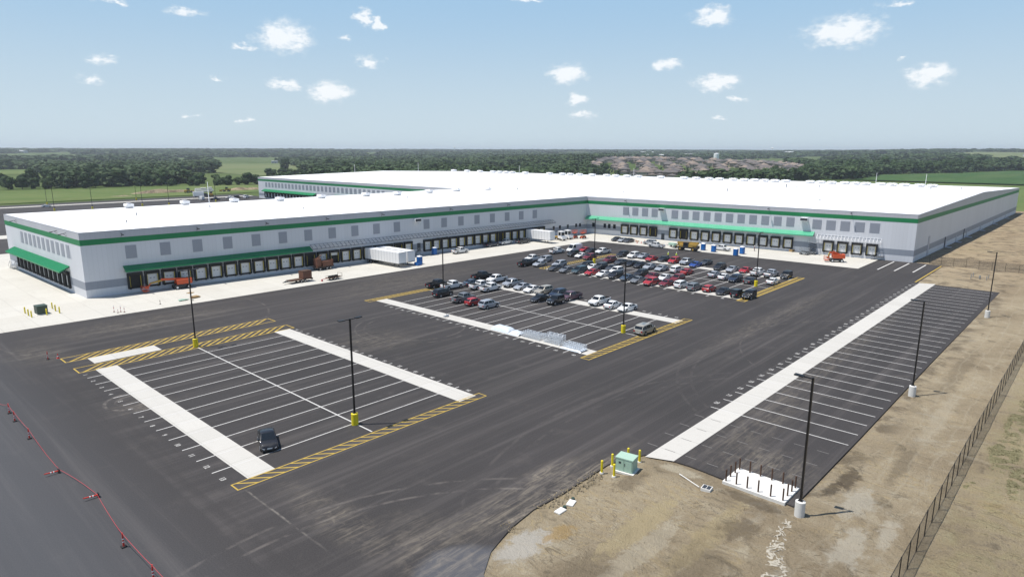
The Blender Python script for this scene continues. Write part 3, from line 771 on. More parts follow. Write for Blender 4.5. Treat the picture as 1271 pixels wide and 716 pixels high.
for p0, p1, s, z in ((A1, B1, 31.3, 10.3), (A1, B1, 79., 10.0), (A0, A1, 86., 10.2)):
    m = MB().box(-1.0, 1.0, -1.25, 0, z, z+.9).bar((-.9, 0, z-1.1), (-.9, -1.2, z), .08).bar((.9, 0, z-1.1), (.9, -1.2, z), .08)
    m.box(-1.02, 1.02, -1.27, -1.25, z+.1, z+.8, 1)
    part('exhaust_hood', [M['white'], M['dsteel']], p0, p1, s, m)
for p0, p1, ss in ((A0, A1, (7.8, 23.5, 40, 56.6, 74, 99, 123.8)), (A1, B1, (16.8, 68., 92.)), (WB0, A0, (LW_-14.8, LW_-48.5, LW_-8.4))):
    for s in ss: part('wall_lamp', M['bronze'], p0, p1, s, MB().bar((0, .05, 13.3), (0, -1.1, 13.1), .1).box(-.2, .2, -1.5, -1.0, 13.0, 13.14).bar((0, 0, 12.6), (0, -.5, 13.1), .07))
# open steel stair towers beside the docks
def stair(p0, p1, s, run=2.6):
    m = MB()
    m.box(-.7, .7, -1.4, 0, 1.2, 1.26)
    for i in range(6): m.box(-.7-.28*(i+1), -.7-.28*i, -1.3, -.1, 1.05-.19*i, 1.1-.19*i)
    for y in (-1.35, -.05):
        m.bar((.7, y, 0), (.7, y, 2.2), .06).bar((-.7, y, 0), (-.7, y, 2.2), .06).bar((-.7, y, 2.2), (.7, y, 2.2), .06).bar((-.7, y, 2.2), (-2.5, y, 1.1), .06).bar((-2.5, y, 0), (-2.5, y, 1.1), .06)
        m.bar((-.7, y, 1.7), (.7, y, 1.7), .04)
    part('stair', M['steel'], p0, p1, s, m)
stair(A0, A1, 86.6); stair(A1, B1, 82.3); stair(WB0, A0, LW_-54.5); stair(A1, B1, 100.9)

# rooftop units: things that stand on the roof
def roof_z(x, y):
    if x < 205: return ZA+.03
    if x < 314: return ZA-.2+(x-208)/(314-208)*(ZR-ZA+.2)+.03
    return ZR+(x-314)/(416-314)*(ZF-ZR)+.03
def make_rtu(name, w, l, h, label):
    o = thing(name, (0, 0, 0), 0, label, 'rooftop unit')
    MB().box(-w/2+.2, w/2-.2, -l/2+.3, l/2-.3, 0, .45).build('curb', M['roofcap'], o)
    m = MB().box(-w/2, w/2, -l/2, l/2, .45, h); m.box(-w/2-.02, -w/2, -l*.3, l*.1, .7, h-.3, 1)
    m.build('casing', [M['roof'], M['fascia']], o)
    MB().add([(-w/2-.5, -l/2, h-.2), (-w/2-.5, l*.1, h-.2), (-w/2, l*.1, h+.1), (-w/2, -l/2, h+.1), (-w/2, -l/2, h-.5), (-w/2, l*.1, h-.5)], [(0, 1, 2, 3), (0, 3, 4), (1, 5, 2), (0, 4, 5, 1)])  .build('hood', M['roof'], o)
    for y in (-l*.2, l*.2): MB().tube((0, y, h), (0, y, h+.25), .5, .5, 12).build('fan', M['fascia'], o)
    return o
r0 = make_rtu('rooftop_unit', 1.8, 3.4, 1.25, 'x'); rt_ = tree_of(r0); n = 0
WU = [(66.7, 217), (83, 217.5), (98.2, 216), (111.8, 211), (128.4, 212), (146.2, 210), (157.8, 206), (175.6, 208), (190.8, 208), (207.5, 206)]
for i, (x, y) in enumerate(WU):
    o = r0 if i == 0 else dup(rt_)
    o.location = (x, y, roof_z(x, y)-.02)
    tag(o, 'white rooftop unit along the front wing rear edge, %s' % ordw(i, len(WU)), 'rooftop unit', 'rooftop units on the front wing')
YU = [408.5,392.5,377.6,363.2,356.2,349.3,342.6,329.4,306.0,294.1,287,279.1,268.1,256.1,249,240,231.5,215.0,198.8,190.7,182.4,175.7,167.3,160.5,154.4,148.8,142.9,137,123.9,118.5,113,106.5,101.5,96.5,89.5,84.5,79,72.4,67.1]
rb = make_rtu('rooftop_unit', 2.5, 4.2, 1.5, 'x'); rtb = tree_of(rb)
for i, y in enumerate(YU):
    o = rb if i == 0 else dup(rtb)
    o.location = (372, y, roof_z(372, y)-.02)
    tag(o, 'white rooftop unit on the main roof skyline, %s' % ordw(i, len(YU)), 'rooftop unit', 'rooftop units along the main roof')
for i, (x, y, h) in enumerate(((84.8, 203.6, 7.6), (276.7, 410, 6), (339.6, 415, 7), (377, 340, 6.2), (384, 242.6, 6), (381.7, 94.3, 6.4), (408, 76.9, 6.4), (247.4, 195.1, 3), (241.5, 76.8, 3))):
    o = thing('roof_mast', (x, y, roof_z(x, y)-.03), 0, None, 'mast', 'masts on the warehouse roof')
    o['label'] = ['tall white mast on the rear of the front wing roof', 'thin mast at the far left of the main roof', 'thin mast on the skyline left of the first rooftop units', 'mast among the leftmost skyline rooftop units',
                  'mast on the skyline before the brown houses', 'tall pale mast on the roof before the green crop field', 'rightmost tall mast beside the last skyline rooftop units', 'short thin post in the middle of the main roof', 'short thin post above the lit dock wall'][i]
    MB().tube((0, 0, 0), (0, 0, h), .13, .07, 8).build('pole', M['white'], o)
    MB().box(-.35, .35, -.35, .35, 0, .3).build('base', M['roofcap'], o)
for i, (x, y, w) in enumerate(((215, 195, 1.0), (247, 186, .8), (262, 120, 1.), (300, 110, 1.2), (296, 104, .8), (230, 150, .7), (150, 190, .7), (100, 175, .6), (60, 190, .6), (52, 172, .5), (330, 60, .9), (350, 52, .8), (306, 98, 1.))):
    o = thing('roof_vent', (x, y, roof_z(x, y)-.05), 0, 'small grey vent stack standing on the white warehouse roof', 'roof vent', 'small vents on the warehouse roof')
    MB().tube((0, 0, 0), (0, 0, w), .22*w, .22*w, 10).build('stack', M['roofcap'], o)
    MB().tube((0, 0, w), (0, 0, w+.18), .4*w, .2*w, 10).build('cap', M['dsteel'], o)
# ------------------------------------------------------------------ vehicles
PAINT = {}
def paint(name):
    if name in PAINT: return PAINT[name]
    c = {'black': (.012, .012, .014), 'white': (.72, .72, .71), 'silver': (.42, .44, .47), 'grey': (.2, .21, .22), 'dark grey': (.045, .048, .054), 'red': (.36, .022, .026), 'dark red': (.15, .014, .02),
         'dark blue': (.014, .024, .05), 'slate blue': (.07, .1, .14), 'blue': (.02, .06, .26), 'beige': (.42, .39, .33), 'teal': (.03, .06, .075), 'purple': (.1, .055, .075)}[name]
    m, nt, b = new_mat('paint_'+name.replace(' ', '_')); g = NT(nt)
    t = g.n('ShaderNodeTexCoord'); n = g.noise(t.outputs['Object'], 1.2, 5, .65)
    g.l(g.mix(g.math('MULTIPLY', g.ramp(n, .45, .8), .25), (*c, 1), tuple(k*.7+.05 for k in c)+(1,)), b.inputs['Base Color'])
    b.inputs['Roughness'].default_value = .32; b.inputs['Metallic'].default_value = .35 if name in ('silver', 'grey', 'beige', 'slate blue') else 0.
    b.inputs['Coat Weight'].default_value = .35; b.inputs['Coat Roughness'].default_value = .06
    PAINT[name] = m; return m
def interp(tab, x):
    if x <= tab[0][0]: return tab[0][1]
    for (a, va), (b, vb) in zip(tab, tab[1:]):
        if x <= b: return va+(vb-va)*(x-a)/(b-a) if b > a else vb
    return tab[-1][1]
# per kind: length, width, wheel x, wheel radius, belt line, roof line, roof narrowing, bed (x0, x1, floor)
SPEC = {
 'sedan': dict(L=4.8, W=1.84, wx=(-1.38, 1.42), r=.335, sill=.2, belt=[(-2.4, .62), (-2.36, .86), (-2.2, .98), (-1.6, .99), (1.0, .95), (1.7, .84), (2.15, .72), (2.36, .58), (2.4, .45)],
   roof=[(-1.75, .99), (-.95, 1.37), (-.4, 1.45), (.2, 1.44), (.42, 1.4), (1.12, .95)], nar=.72, bp=(-.28,)),
 'hatch': dict(L=4.2, W=1.78, wx=(-1.25, 1.28), r=.33, sill=.2, belt=[(-2.1, .6), (-2.07, .9), (-1.95, .98), (.85, .97), (1.5, .85), (1.9, .7), (2.06, .58), (2.1, .45)],
   roof=[(-2.0, .98), (-1.62, 1.36), (-1.2, 1.49), (.0, 1.53), (.3, 1.48), (1.1, .95)], nar=.74, bp=(-.35,)),
 'compact': dict(L=4.45, W=1.78, wx=(-1.28, 1.32), r=.33, sill=.2, belt=[(-2.22, .62), (-2.18, .9), (-2.05, 1.0), (-1.5, 1.02), (1.15, .99), (1.6, .9), (1.95, .78), (2.15, .62), (2.22, .42)],
   roof=[(-1.75, 1.01), (-1.05, 1.38), (-.5, 1.48), (.0, 1.49), (.25, 1.46), (1.3, .98)], nar=.76, bp=(-.3,)),
 'suv': dict(L=4.8, W=1.92, wx=(-1.4, 1.42), r=.38, sill=.28, belt=[(-2.4, .6), (-2.36, 1.0), (-2.2, 1.12), (1.0, 1.1), (1.6, 1.03), (2.1, .9), (2.35, .74), (2.4, .5)],
   roof=[(-2.3, 1.12), (-2.0, 1.62), (-1.7, 1.74), (.1, 1.77), (.45, 1.7), (1.15, 1.1)], nar=.78, bp=(-.95, .0)),
 'jeep': dict(L=4.3, W=1.86, wx=(-1.3, 1.32), r=.42, sill=.42, belt=[(-2.15, .7), (-2.1, 1.1), (-2.0, 1.18), (.6, 1.18), (1.3, 1.14), (2.0, 1.08), (2.1, .95), (2.15, .6)],
   roof=[(-2.05, 1.18), (-1.98, 1.78), (-1.8, 1.84), (.25, 1.84), (.4, 1.8), (.68, 1.18)], nar=.86, bp=(-1.0, -.15)),
 'minivan': dict(L=5.1, W=2.0, wx=(-1.5, 1.55), r=.35, sill=.22, belt=[(-2.55, .55), (-2.5, .95), (-2.4, 1.05), (1.3, 1.02), (1.9, .92), (2.3, .78), (2.5, .6), (2.55, .45)],
   roof=[(-2.5, 1.05), (-2.2, 1.6), (-1.9, 1.73), (.2, 1.76), (.6, 1.68), (1.75, .97)], nar=.8, bp=(-1.1, .1)),
 'van': dict(L=5.9, W=2.06, wx=(-1.75, 1.85), r=.37, sill=.3, belt=[(-2.95, .6), (-2.92, 1.15), (-2.8, 1.3), (1.6, 1.3), (2.2, 1.15), (2.75, .95), (2.92, .7), (2.95, .45)],
   roof=[(-2.9, 1.3), (-2.82, 2.4), (-2.6, 2.52), (1.0, 2.52), (1.3, 2.4), (2.1, 1.22)], nar=.86, bp=(.35,)),
 'pickup': dict(L=5.8, W=2.02, wx=(-1.75, 1.8), r=.41, sill=.38, belt=[(-2.9, .62), (-2.88, 1.08), (-2.8, 1.18), (-.78, 1.18), (-.7, 1.18), (1.3, 1.16), (1.6, 1.14), (2.5, 1.04), (2.82, .92), (2.9, .6)],
   roof=[(-.72, 1.18), (-.6, 1.72), (-.35, 1.84), (.75, 1.86), (1.0, 1.78), (1.6, 1.16)], nar=.76, bp=(.4,), bed=(-2.78, -.8, .72)),
}
def make_vehicle(kind, rims=False):
    s = SPEC[kind]; L, Wd = s['L'], s['W']; hw = Wd/2; r = s['r']; belt, roof = s['belt'], s['roof']
    x0r, x1r = roof[0][0], roof[-1][0]; bed = s.get('bed')
    zb = lambda x: interp(belt, x)
    zt = lambda x: max(zb(x), interp(roof, x)) if x0r <= x <= x1r else zb(x)
    def hwx(x):
        t = abs(x)/(L/2); return hw*(1-.16*max(0, (t-.72)/.28)**2.2)
    def top(x): # half width of the roof edge
        k = smooth(0, .4, zt(x)-zb(x)); return hwx(x)*(.93*(1-k)+s['nar']*k)
    xs = set([-L/2, L/2]+[x for x, _ in belt]+[x for x, _ in roof])
    for w in s['wx']:
        for k in range(7): xs.add(w+(r+.07)*cos(pi*k/6))
    if bed: xs |= {bed[0], bed[0]+.01, bed[1], bed[1]-.01}
    xs = sorted(xs)
    def sill(x):
        z = s['sill']+.12*max(0, abs(x)-L/2+.5)
        for w in s['wx']:
            d = abs(x-w)
            if d <= r+.0701: z = max(z, r+sqrt(max(0, (r+.07)**2-d*d)))
        return min(z, zb(x)-.06)
    vs, fs, mi = [], [], []
    sec = []
    for x in xs:
        w = hwx(x); a, b, t, sl = zb(x), zt(x), top(x), sill(x)
        mid = max(sl+.02, min(a-.03, sl+.55*(a-sl)))
        inbed = bed and bed[0]+.005 < x < bed[1]-.005
        if inbed: pts = [(0, sl), (w*.95, sl), (w, mid), (w*.985, a), (w*.97, a+.005), (w*.86, a+.005), (w*.86, bed[2]), (0, bed[2])]
        else:
            cr = .03 if b > a+.1 else .025
            pts = [(0, sl), (w*.95, sl), (w, mid), (w*.975, a), (t, b-.03*smooth(0, .4, b-a)), (t*.9, b+cr*.3), (t*.5, b+cr), (0, b+cr)]
        o = len(vs); vs += [(x, y, z) for y, z in pts]+[(x, -y, z) for y, z in pts]; sec.append(o)
    n = 8
    for i in range(len(xs)-1):
        a, b = sec[i], sec[i+1]
        for k in range(n-1):
            m = 1 if k == 0 else 0
            if bed and bed[0] < (xs[i]+xs[i+1])/2 < bed[1] and k >= 5: m = 1
            fs.append((a+k, b+k, b+k+1, a+k+1)); mi.append(m)
            fs.append((a+n+k+1, b+n+k+1, b+n+k, a+n+k)); mi.append(m)
    fs.append(tuple(sec[0]+k for k in range(n))+tuple(sec[0]+n+k for k in range(n-2, 0, -1))); mi.append(0)
    e = sec[-1]; fs.append(tuple(e+k for k in range(n-1, -1, -1))+tuple(e+n+k for k in range(1, n-1))); mi.append(0)
    fs = [f if True else f for f in fs]
    root = thing({'compact': 'compact_car', 'sedan': 'sedan_car', 'hatch': 'hatchback_car', 'suv': 'suv_car', 'jeep': 'off_road_car', 'minivan': 'minivan', 'van': 'cargo_van', 'pickup': 'pickup_truck'}[kind], (0, 0, 0))
    bm_ = MB(); bm_.add(vs, fs); bm_.m = mi
    # bumpers and grille in black trim on the painted shell
    for sg in (-1, 1):
        xe = sg*(L/2); w = hwx(xe)*.9
        bm_.box(min(xe, xe+sg*.05), max(xe, xe+sg*.05), -w, w, s['sill']+.05, s['sill']+.22, 1)
        bm_.box(min(xe+sg*.05, xe+sg*.065), max(xe+sg*.05, xe+sg*.065), -.26, .26, s['sill']+.24, s['sill']+.36, 2)
    zg = zb(L/2-.02)
    bm_.box(L/2-.02, L/2+.03, -.5, .5, max(s['sill']+.3, zg-.28), zg-.04, 1)
    for sg in (-1, 1): bm_.box(x1r-.55, x1r-.35, sg*hw*.98-(.0 if sg > 0 else .2), sg*hw*.98+(.2 if sg > 0 else .0), zb(x1r-.45)+.02, zb(x1r-.45)+.17, 0)
    body = bm_.build('body', [paint('white'), M['trim'], M['plate']], root, True, 32)
    body.material_slots[0].link = 'OBJECT'; body.material_slots[0].material = paint('white')
    bmx = bmesh.new(); bmx.from_mesh(body.data); bmesh.ops.recalc_face_normals(bmx, faces=bmx.faces); bmx.to_mesh(body.data); bmx.free()
    # glazing: thin panes just proud of the shell
    def side_pt(x, t, sg):
        w = hwx(x)*.975; return Vector((x, sg*(w+(top(x)-w)*t+.012), zb(x)+(zt(x)-.03-zb(x))*t+.004))
    edges = [x0r+.12]+[v for v in s['bp']]+[x1r-.12]
    if kind == 'van': edges = [.4, x1r-.2]
    for sg in (-1, 1):
        m = MB()
        for a, b in zip(edges, edges[1:]):
            a += .05; b -= .05; nseg = 6
            v = []
            for i in range(nseg+1):
                x = a+(b-a)*i/nseg
                v += [side_pt(x, .1, sg), side_pt(x, .9, sg)]
            f = [(2*i, 2*i+2, 2*i+3, 2*i+1) if sg < 0 else (2*i+1, 2*i+3, 2*i+2, 2*i) for i in range(nseg)]
            m.add(v, f)
        m.build('side_window', M['glass'], root, True)
    def pane(name, xa, xb):
        m = MB(); v = []; ny = 4
        for i in range(4):
            x = xa+(xb-xa)*i/3
            d = zt(x+.03)-zt(x-.03); nx, nz = -d, .06; q = sqrt(nx*nx+nz*nz); nx, nz = nx/q*.035, nz/q*.035
            for j in range(ny+1):
                y = (-.9+1.8*j/ny)*top(x); v.append((x+nx, y, zt(x)+nz))
        f = [(i*5+j, i*5+j+1, (i+1)*5+j+1, (i+1)*5+j) for i in range(3) for j in range(ny)]
        if xb > xa: f = [q[::-1] for q in f]
        m.add(v, f).build(name, M['glass'], root, True)
    pane('windscreen', x1r-.06, roof[-2][0]+.04)
    if kind != 'van': pane('rear_window', x0r+.06, roof[1][0]+ (roof[2][0]-roof[1][0])*.2)
    # lamps
    for sg in (-1, 1):
        xe = L/2-.16; w = hwx(xe); z = zb(xe)
        a0, a1 = sg*w*.97, sg*w*.6
        MB().add([(xe-.14, sg*(hwx(xe-.14)*1.0), z-.06), (xe+.12, sg*hwx(L/2)*.96, z-.13), (L/2+.012, a1, zb(L/2-.03)-.04), (xe-.14, sg*(hwx(xe-.14)*1.0), z-.2), (xe+.12, sg*hwx(L/2)*.98, z-.27), (L/2+.02, a1, zb(L/2-.03)-.2), (xe-.24, sg*w*.8, zb(xe-.24)+.035)],
                 [(0, 1, 4, 3), (1, 2, 5, 4), (0, 6, 2, 1)]).build('headlight', M['lamp_w'], root)
        xr = -L/2; zr = zb(xr+.05)
        MB().box(xr-.015, xr+.08, min(sg*hwx(xr)*.7, sg*hwx(xr)*1.01), max(sg*hwx(xr)*.7, sg*hwx(xr)*1.01), zr-.32, zr-.06).build('taillight', M['lamp_r'], root)
    for wx in s['wx']:
        for sg in (-1, 1):
            y = sg*(hw-.1)
            m = MB().tube((wx, y-.11, r), (wx, y+.11, r), r, r, 18, 0)
            if not rims: m.tube((wx, y+sg*.08, r), (wx, y+sg*.118, r), r*.64, r*.6, 12, 1)
            wo = m.build('wheel', [M['tyre'], M['rim']], root)
            if rims:
                q = MB().tube((wx, y+sg*.08, r), (wx, y+sg*.122, r), r*.2, r*.2, 10)
                for k in range(5):
                    a = 2*pi*k/5; q.bar((wx, y+sg*.115, r), (wx+r*.64*cos(a), y+sg*.115, r+r*.64*sin(a)), .07, .03)
                q.build('rim', M['rim'], wo)
    return root
CARS = [
('pickup', 'black', 97.5, 113.4, 0, 'B0'),
('pickup', 'white', 98.9, 109.8, 0, 'B0'),
('suv', 'black', 92.1, 105.3, 0, 'B1'),
('pickup', 'grey', 91.6, 98.3, 0, 'B1'),
('hatch', 'red', 91.1, 94.5, 0, 'B1'),
('suv', 'silver', 91.3, 90.4, 0, 'B1'),
('pickup', 'black', 112.0, 113.4, 0, 'B2'),
('sedan', 'slate blue', 104.7, 109.2, 0, 'B2'),
('pickup', 'white', 103.4, 105.2, 0, 'B2'),
('pickup', 'white', 103.2, 101.7, 0, 'B2'),
('pickup', 'white', 111.6, 107.7, 180, 'B2'),
('pickup', 'silver', 110.4, 101.4, 180, 'B2'),
('sedan', 'silver', 109.4, 97.5, 180, 'B2'),
('sedan', 'white', 108.8, 94.0, 180, 'B2'),
('suv', 'beige', 109.1, 90.9, 180, 'B2'),
('sedan', 'black', 102.8, 86.7, 180, 'B2'),
('suv', 'dark blue', 108.6, 86.5, 180, 'B2'),
('jeep', 'black', 103.1, 82.7, 180, 'B2'),
('pickup', 'purple', 108.6, 82.9, 180, 'B2'),
('pickup', 'white', 109.1, 75.9, 180, 'B3'),
('sedan', 'white', 108.5, 72.2, 0, 'B3'),
('sedan', 'white', 108.4, 68.7, 180, 'B3'),
('minivan', 'beige', 96.7, 57.5, 0, 'B4'),
('pickup', 'white', 156.6, 125.4, 0, 'C0'),
('van', 'white', 162.7, 123.3, 180, 'C0'),
('jeep', 'black', 155.5, 118.2, 180, 'C0'),
('sedan', 'red', 165.4, 121.2, 180, 'C0'),
('sedan', 'black', 164.9, 118.3, 180, 'C0'),
('pickup', 'white', 165.8, 114.6, 180, 'C0'),
('sedan', 'white', 155.2, 115.0, 180, 'C0'),
('suv', 'dark red', 154.0, 111.1, 180, 'C0'),
('suv', 'dark red', 153.8, 103.9, 180, 'C2'),
('pickup', 'white', 140.9, 121.5, 180, 'C0'),
('pickup', 'black', 133.3, 117.6, 0, 'C0'),
('suv', 'silver', 141.9, 117.8, 180, 'C0'),
('sedan', 'silver', 135.6, 114.5, 180, 'C0'),
('suv', 'silver', 138.4, 109.9, 180, 'C0'),
('sedan', 'dark grey', 133.5, 107.3, 180, 'C4'),
('sedan', 'grey', 133.4, 103.5, 180, 'C4'),
('minivan', 'teal', 134.9, 100.4, 180, 'C4'),
('suv', 'black', 142.0, 103.4, 180, 'C3'),
('sedan', 'white', 141.2, 100.8, 180, 'C3'),
('sedan', 'red', 135.0, 96.5, 180, 'C4'),
('suv', 'dark grey', 142.8, 99.4, 180, 'C3'),
('sedan', 'dark grey', 143.8, 96.3, 180, 'C3'),
('sedan', 'white', 135.3, 93.2, 180, 'C4'),
('suv', 'white', 140.6, 92.9, 180, 'C3'),
('suv', 'black', 135.4, 89.6, 180, 'C4'),
('sedan', 'dark grey', 153.3, 99.8, 180, 'C2'),
('suv', 'black', 164.9, 106.9, 180, 'C1'),
('suv', 'white', 165.5, 103.5, 180, 'C1'),
('sedan', 'silver', 167.1, 101.0, 180, 'C1'),
('sedan', 'red', 164.4, 96.7, 180, 'C1'),
('sedan', 'black', 166.2, 93.8, 180, 'C1'),
('suv', 'red', 165.2, 89.9, 180, 'C1'),
('pickup', 'silver', 165.9, 86.4, 180, 'C1'),
('sedan', 'blue', 163.9, 82.7, 180, 'C1'),
('sedan', 'dark grey', 169.3, 82.2, 180, 'C1'),
('sedan', 'black', 153.1, 96.2, 180, 'C2'),
('sedan', 'black', 152.9, 93.4, 180, 'C2'),
('sedan', 'silver', 152.6, 90.3, 180, 'C2'),
('sedan', 'silver', 152.3, 86.5, 180, 'C2'),
('suv', 'white', 152.8, 82.3, 0, 'C2'),
('sedan', 'red', 152.4, 79.1, 0, 'C2'),
('sedan', 'silver', 154.0, 72.4, 0, 'C2'),
('sedan', 'slate blue', 135.2, 86.0, 180, 'C4'),
('suv', 'black', 141.5, 86.1, 180, 'C3'),
('sedan', 'grey', 134.4, 82.5, 180, 'C4'),
('sedan', 'dark red', 141.2, 82.6, 180, 'C3'),
('suv', 'red', 133.9, 78.6, 180, 'C4'),
('sedan', 'white', 141.4, 79.3, 180, 'C3'),
('sedan', 'dark red', 135.7, 75.5, 180, 'C4'),
('suv', 'dark red', 142.1, 76.2, 180, 'C3'),
('suv', 'white', 136.1, 71.9, 0, 'C4'),
('suv', 'grey', 135.7, 68.4, 0, 'C4'),
('hatch', 'red', 136.6, 65.2, 0, 'C4'),
('sedan', 'black', 136.1, 61.6, 180, 'C4'),
('jeep', 'black', 135.5, 58.1, 0, 'C4'),
('jeep', 'black', 135.8, 55.6, 180, 'C4'),
('suv', 'black', 164.4, 75.9, 180, 'C1'),
('sedan', 'silver', 164.0, 72.3, 180, 'C1'),
('sedan', 'red', 165.0, 69.1, 180, 'C1'),
('pickup', 'white', 163.7, 65.4, 0, 'C1'),
('pickup', 'silver', 163.8, 61.9, 0, 'C1'),
('jeep', 'black', 164.0, 58.2, 180, 'C1'),
('sedan', 'white', 152.6, 69.1, 0, 'C2'),
('suv', 'dark blue', 151.5, 65.8, 180, 'C2'),
('sedan', 'dark grey', 152.3, 62.4, 0, 'C2'),
('sedan', 'white', 155.2, 58.1, 0, 'C2'),
('sedan', 'black', 193.4, 128.1, 180, 'D'),
('sedan', 'silver', 192.9, 125.1, 180, 'D'),
('sedan', 'dark grey', 193.1, 122.8, 180, 'D'),
('suv', 'silver', 193.3, 114.7, 90, 'D'),
('pickup', 'white', 188.7, 109.5, 90, 'D'),
('pickup', 'white', 197.4, 91.2, -90, 'D'),
('pickup', 'white', 136.2, 147.3, 0, 'E'),
('pickup', 'dark blue', 152.9, 150.1, 0, 'E'),
('pickup', 'white', 159.9, 150.3, 0, 'E'),
('pickup', 'dark grey', 166.0, 147.9, 0, 'E'),
('sedan', 'black', 30.4, 63.7, 248, 'A')
]
KN = {'sedan': 'sedan', 'hatch': 'hatchback', 'suv': 'suv', 'jeep': 'off-road car', 'minivan': 'minivan', 'van': 'cargo van', 'pickup': 'pickup'}
ROW = {'B0': ("on the middle lot's back left hatching", 'pickups standing on the yellow hatching'), 'B1': ("in the middle lot's near left group", 'cars parked on the middle lot'), 'B2': ("along the middle lot's far side", 'cars parked on the middle lot'),
       'B3': ("near the right end of the middle lot's far strip", 'cars parked on the middle lot'), 'B4': ("alone beside the middle lot's yellow hatching", 'cars parked on the middle lot'),
       'C0': ("in the loose cluster left of the far lot", 'cars clustered left of the far lot'), 'C1': ("in the far lot's back row", 'cars parked in the far lot'), 'C2': ("in the far lot's third row", 'cars parked in the far lot'),
       'C3': ("in the far lot's second row", 'cars parked in the far lot'), 'C4': ("in the far lot's front row", 'cars parked in the far lot'),
       'D': ('on the concrete before the lit docks', 'vehicles standing by the lit docks'), 'E': ('by the shaded docks', 'vehicles standing by the shaded docks'), 'A': ('', None)}
def proj(p):
    v = Vector(p)-co.matrix_world.translation; w = v.dot(fw); return v.dot(rt)/w, v.dot(up)/w
proto = {}
rows = {}
for i, c in enumerate(CARS): rows.setdefault(c[5], []).append((proj((c[2], c[3], 0))[0], i))
rank = {}
for r_, l in rows.items():
    l.sort()
    for k, (_, i) in enumerate(l): rank[i] = (k, len(l))
for i, (kind, colr, x, y, h, row) in enumerate(CARS):
    key = kind if row != 'A' else 'near'
    if key not in proto:
        o = make_vehicle(kind if row != 'A' else 'compact', rims=(row == 'A')); proto[key] = tree_of(o)
    else: o = dup(proto[key])
    if row in 'C1C2C3C4B1B2':
        jx, jr = 0, random.uniform(-1.2, 1.2)
    else: jx, jr = 0, random.uniform(-2.5, 2.5)
    if row == 'C0': jr += random.uniform(-3, 3)
    o.location = (x, y, 0.0 if row not in ('D', 'E') else .008); o.rotation_euler = (0, 0, radians(h+jr))
    rowt, grp = ROW[row]
    if row == 'A': lab = 'small black car parked alone in the empty near lot'
    elif row == 'B4': lab = 'beige minivan parked alone beside the yellow hatching of the middle lot'
    else:
        k, n = rank[i]
        lab = '%s %s %s, %s' % (colr, KN[kind], rowt, ordw(k, n))
    assert 4 <= len(lab.split()) <= 16, lab
    tag(o, lab, {'pickup': 'pickup truck', 'van': 'van', 'minivan': 'van'}.get(kind, 'car'), grp)
    o['paint'] = colr
# body colours (one pass over the linked objects, so copies are found)
for o in list(COL.objects):
    if o.parent and 'paint' in o.parent and o.name.startswith('body'):
        o.material_slots[0].link = 'OBJECT'; o.material_slots[0].material = paint(o.parent['paint'])
for o in list(COL.objects):
    if 'paint' in o: del o['paint']

# ------------------------------------------------------------------ trailers, plant and site kit
def wheel_set(root, pts, r=.5, w=.28, mat=None, axis='y'):
    for x, y in pts:
        m = MB()
        if axis == 'y': m.tube((x, y-w/2, r), (x, y+w/2, r), r, r, 16).tube((x, y-w/2-.02, r), (x, y+w/2+.02, r), r*.5, r*.5, 10, 1)
        else: m.tube((x-w/2, y, r), (x+w/2, y, r), r, r, 16).tube((x-w/2-.02, y, r), (x+w/2+.02, y, r), r*.5, r*.5, 10, 1)
        m.build('wheel', [M['tyre'], mat or M['rim']], root)
def box_trailer(L=15.2):
    o = thing('box_trailer', (0, 0, 0))
    m = MB().box(-1.3, 1.3, -L/2, L/2, 1.15, 4.1)
    for k in range(int(L/1.22)+1):
        y = -L/2+.1+k*1.22
        for sx in (-1, 1): m.box(sx*1.3-(.015 if sx < 0 else 0), sx*1.3+(.015 if sx > 0 else 0), y-.03, y+.03, 1.2, 4.05, 1)
    for a in (-1, 1): m.box(-1.31, 1.31, a*L/2-.04, a*L/2+.04, 4.0, 4.12, 1).box(-1.31, 1.31, a*L/2-.04, a*L/2+.04, 1.1, 1.3, 1)
    m.build('box', [M['white'], M['steel']], o)
    MB().box(-.5, .5, -L/2+.3, L/2-.3, .95, 1.15).box(-1.2, 1.2, L/2-4.2, L/2-.8, .85, 1.12).build('chassis', M['dsteel'], o)
    for sx in (-1, 1): MB().bar((sx*.8, -L/2+2.6, 0), (sx*.8, -L/2+2.6, 1.1), .14).box(sx*.8-.2, sx*.8+.2, -L/2+2.4, -L/2+2.8, 0, .05).build('landing_leg', M['dsteel'], o)
    wheel_set(o, [(sx*.98, L/2-y) for sx in (-1, 1) for y in (1.7, 3.0)], .5, .5, None, 'x')
    return o
t0 = box_trailer(); tt = tree_of(t0)
for i, (x, y, rz, lab) in enumerate(((107.9, 147.4, 2.5, 'white box trailer at the shaded dock, nearer of the parked pair'), (111.4, 148.0, 2., 'white box trailer at the shaded dock, partly hidden behind its twin'), (172.3, 147.8, 2., 'white box trailer near the inside corner of the warehouse'))):
    o = t0 if i == 0 else dup(tt)
    o.location = (x, y, .008); o.rotation_euler = (0, 0, radians(rz)); tag(o, lab, 'trailer', 'white box trailers backed to the docks')

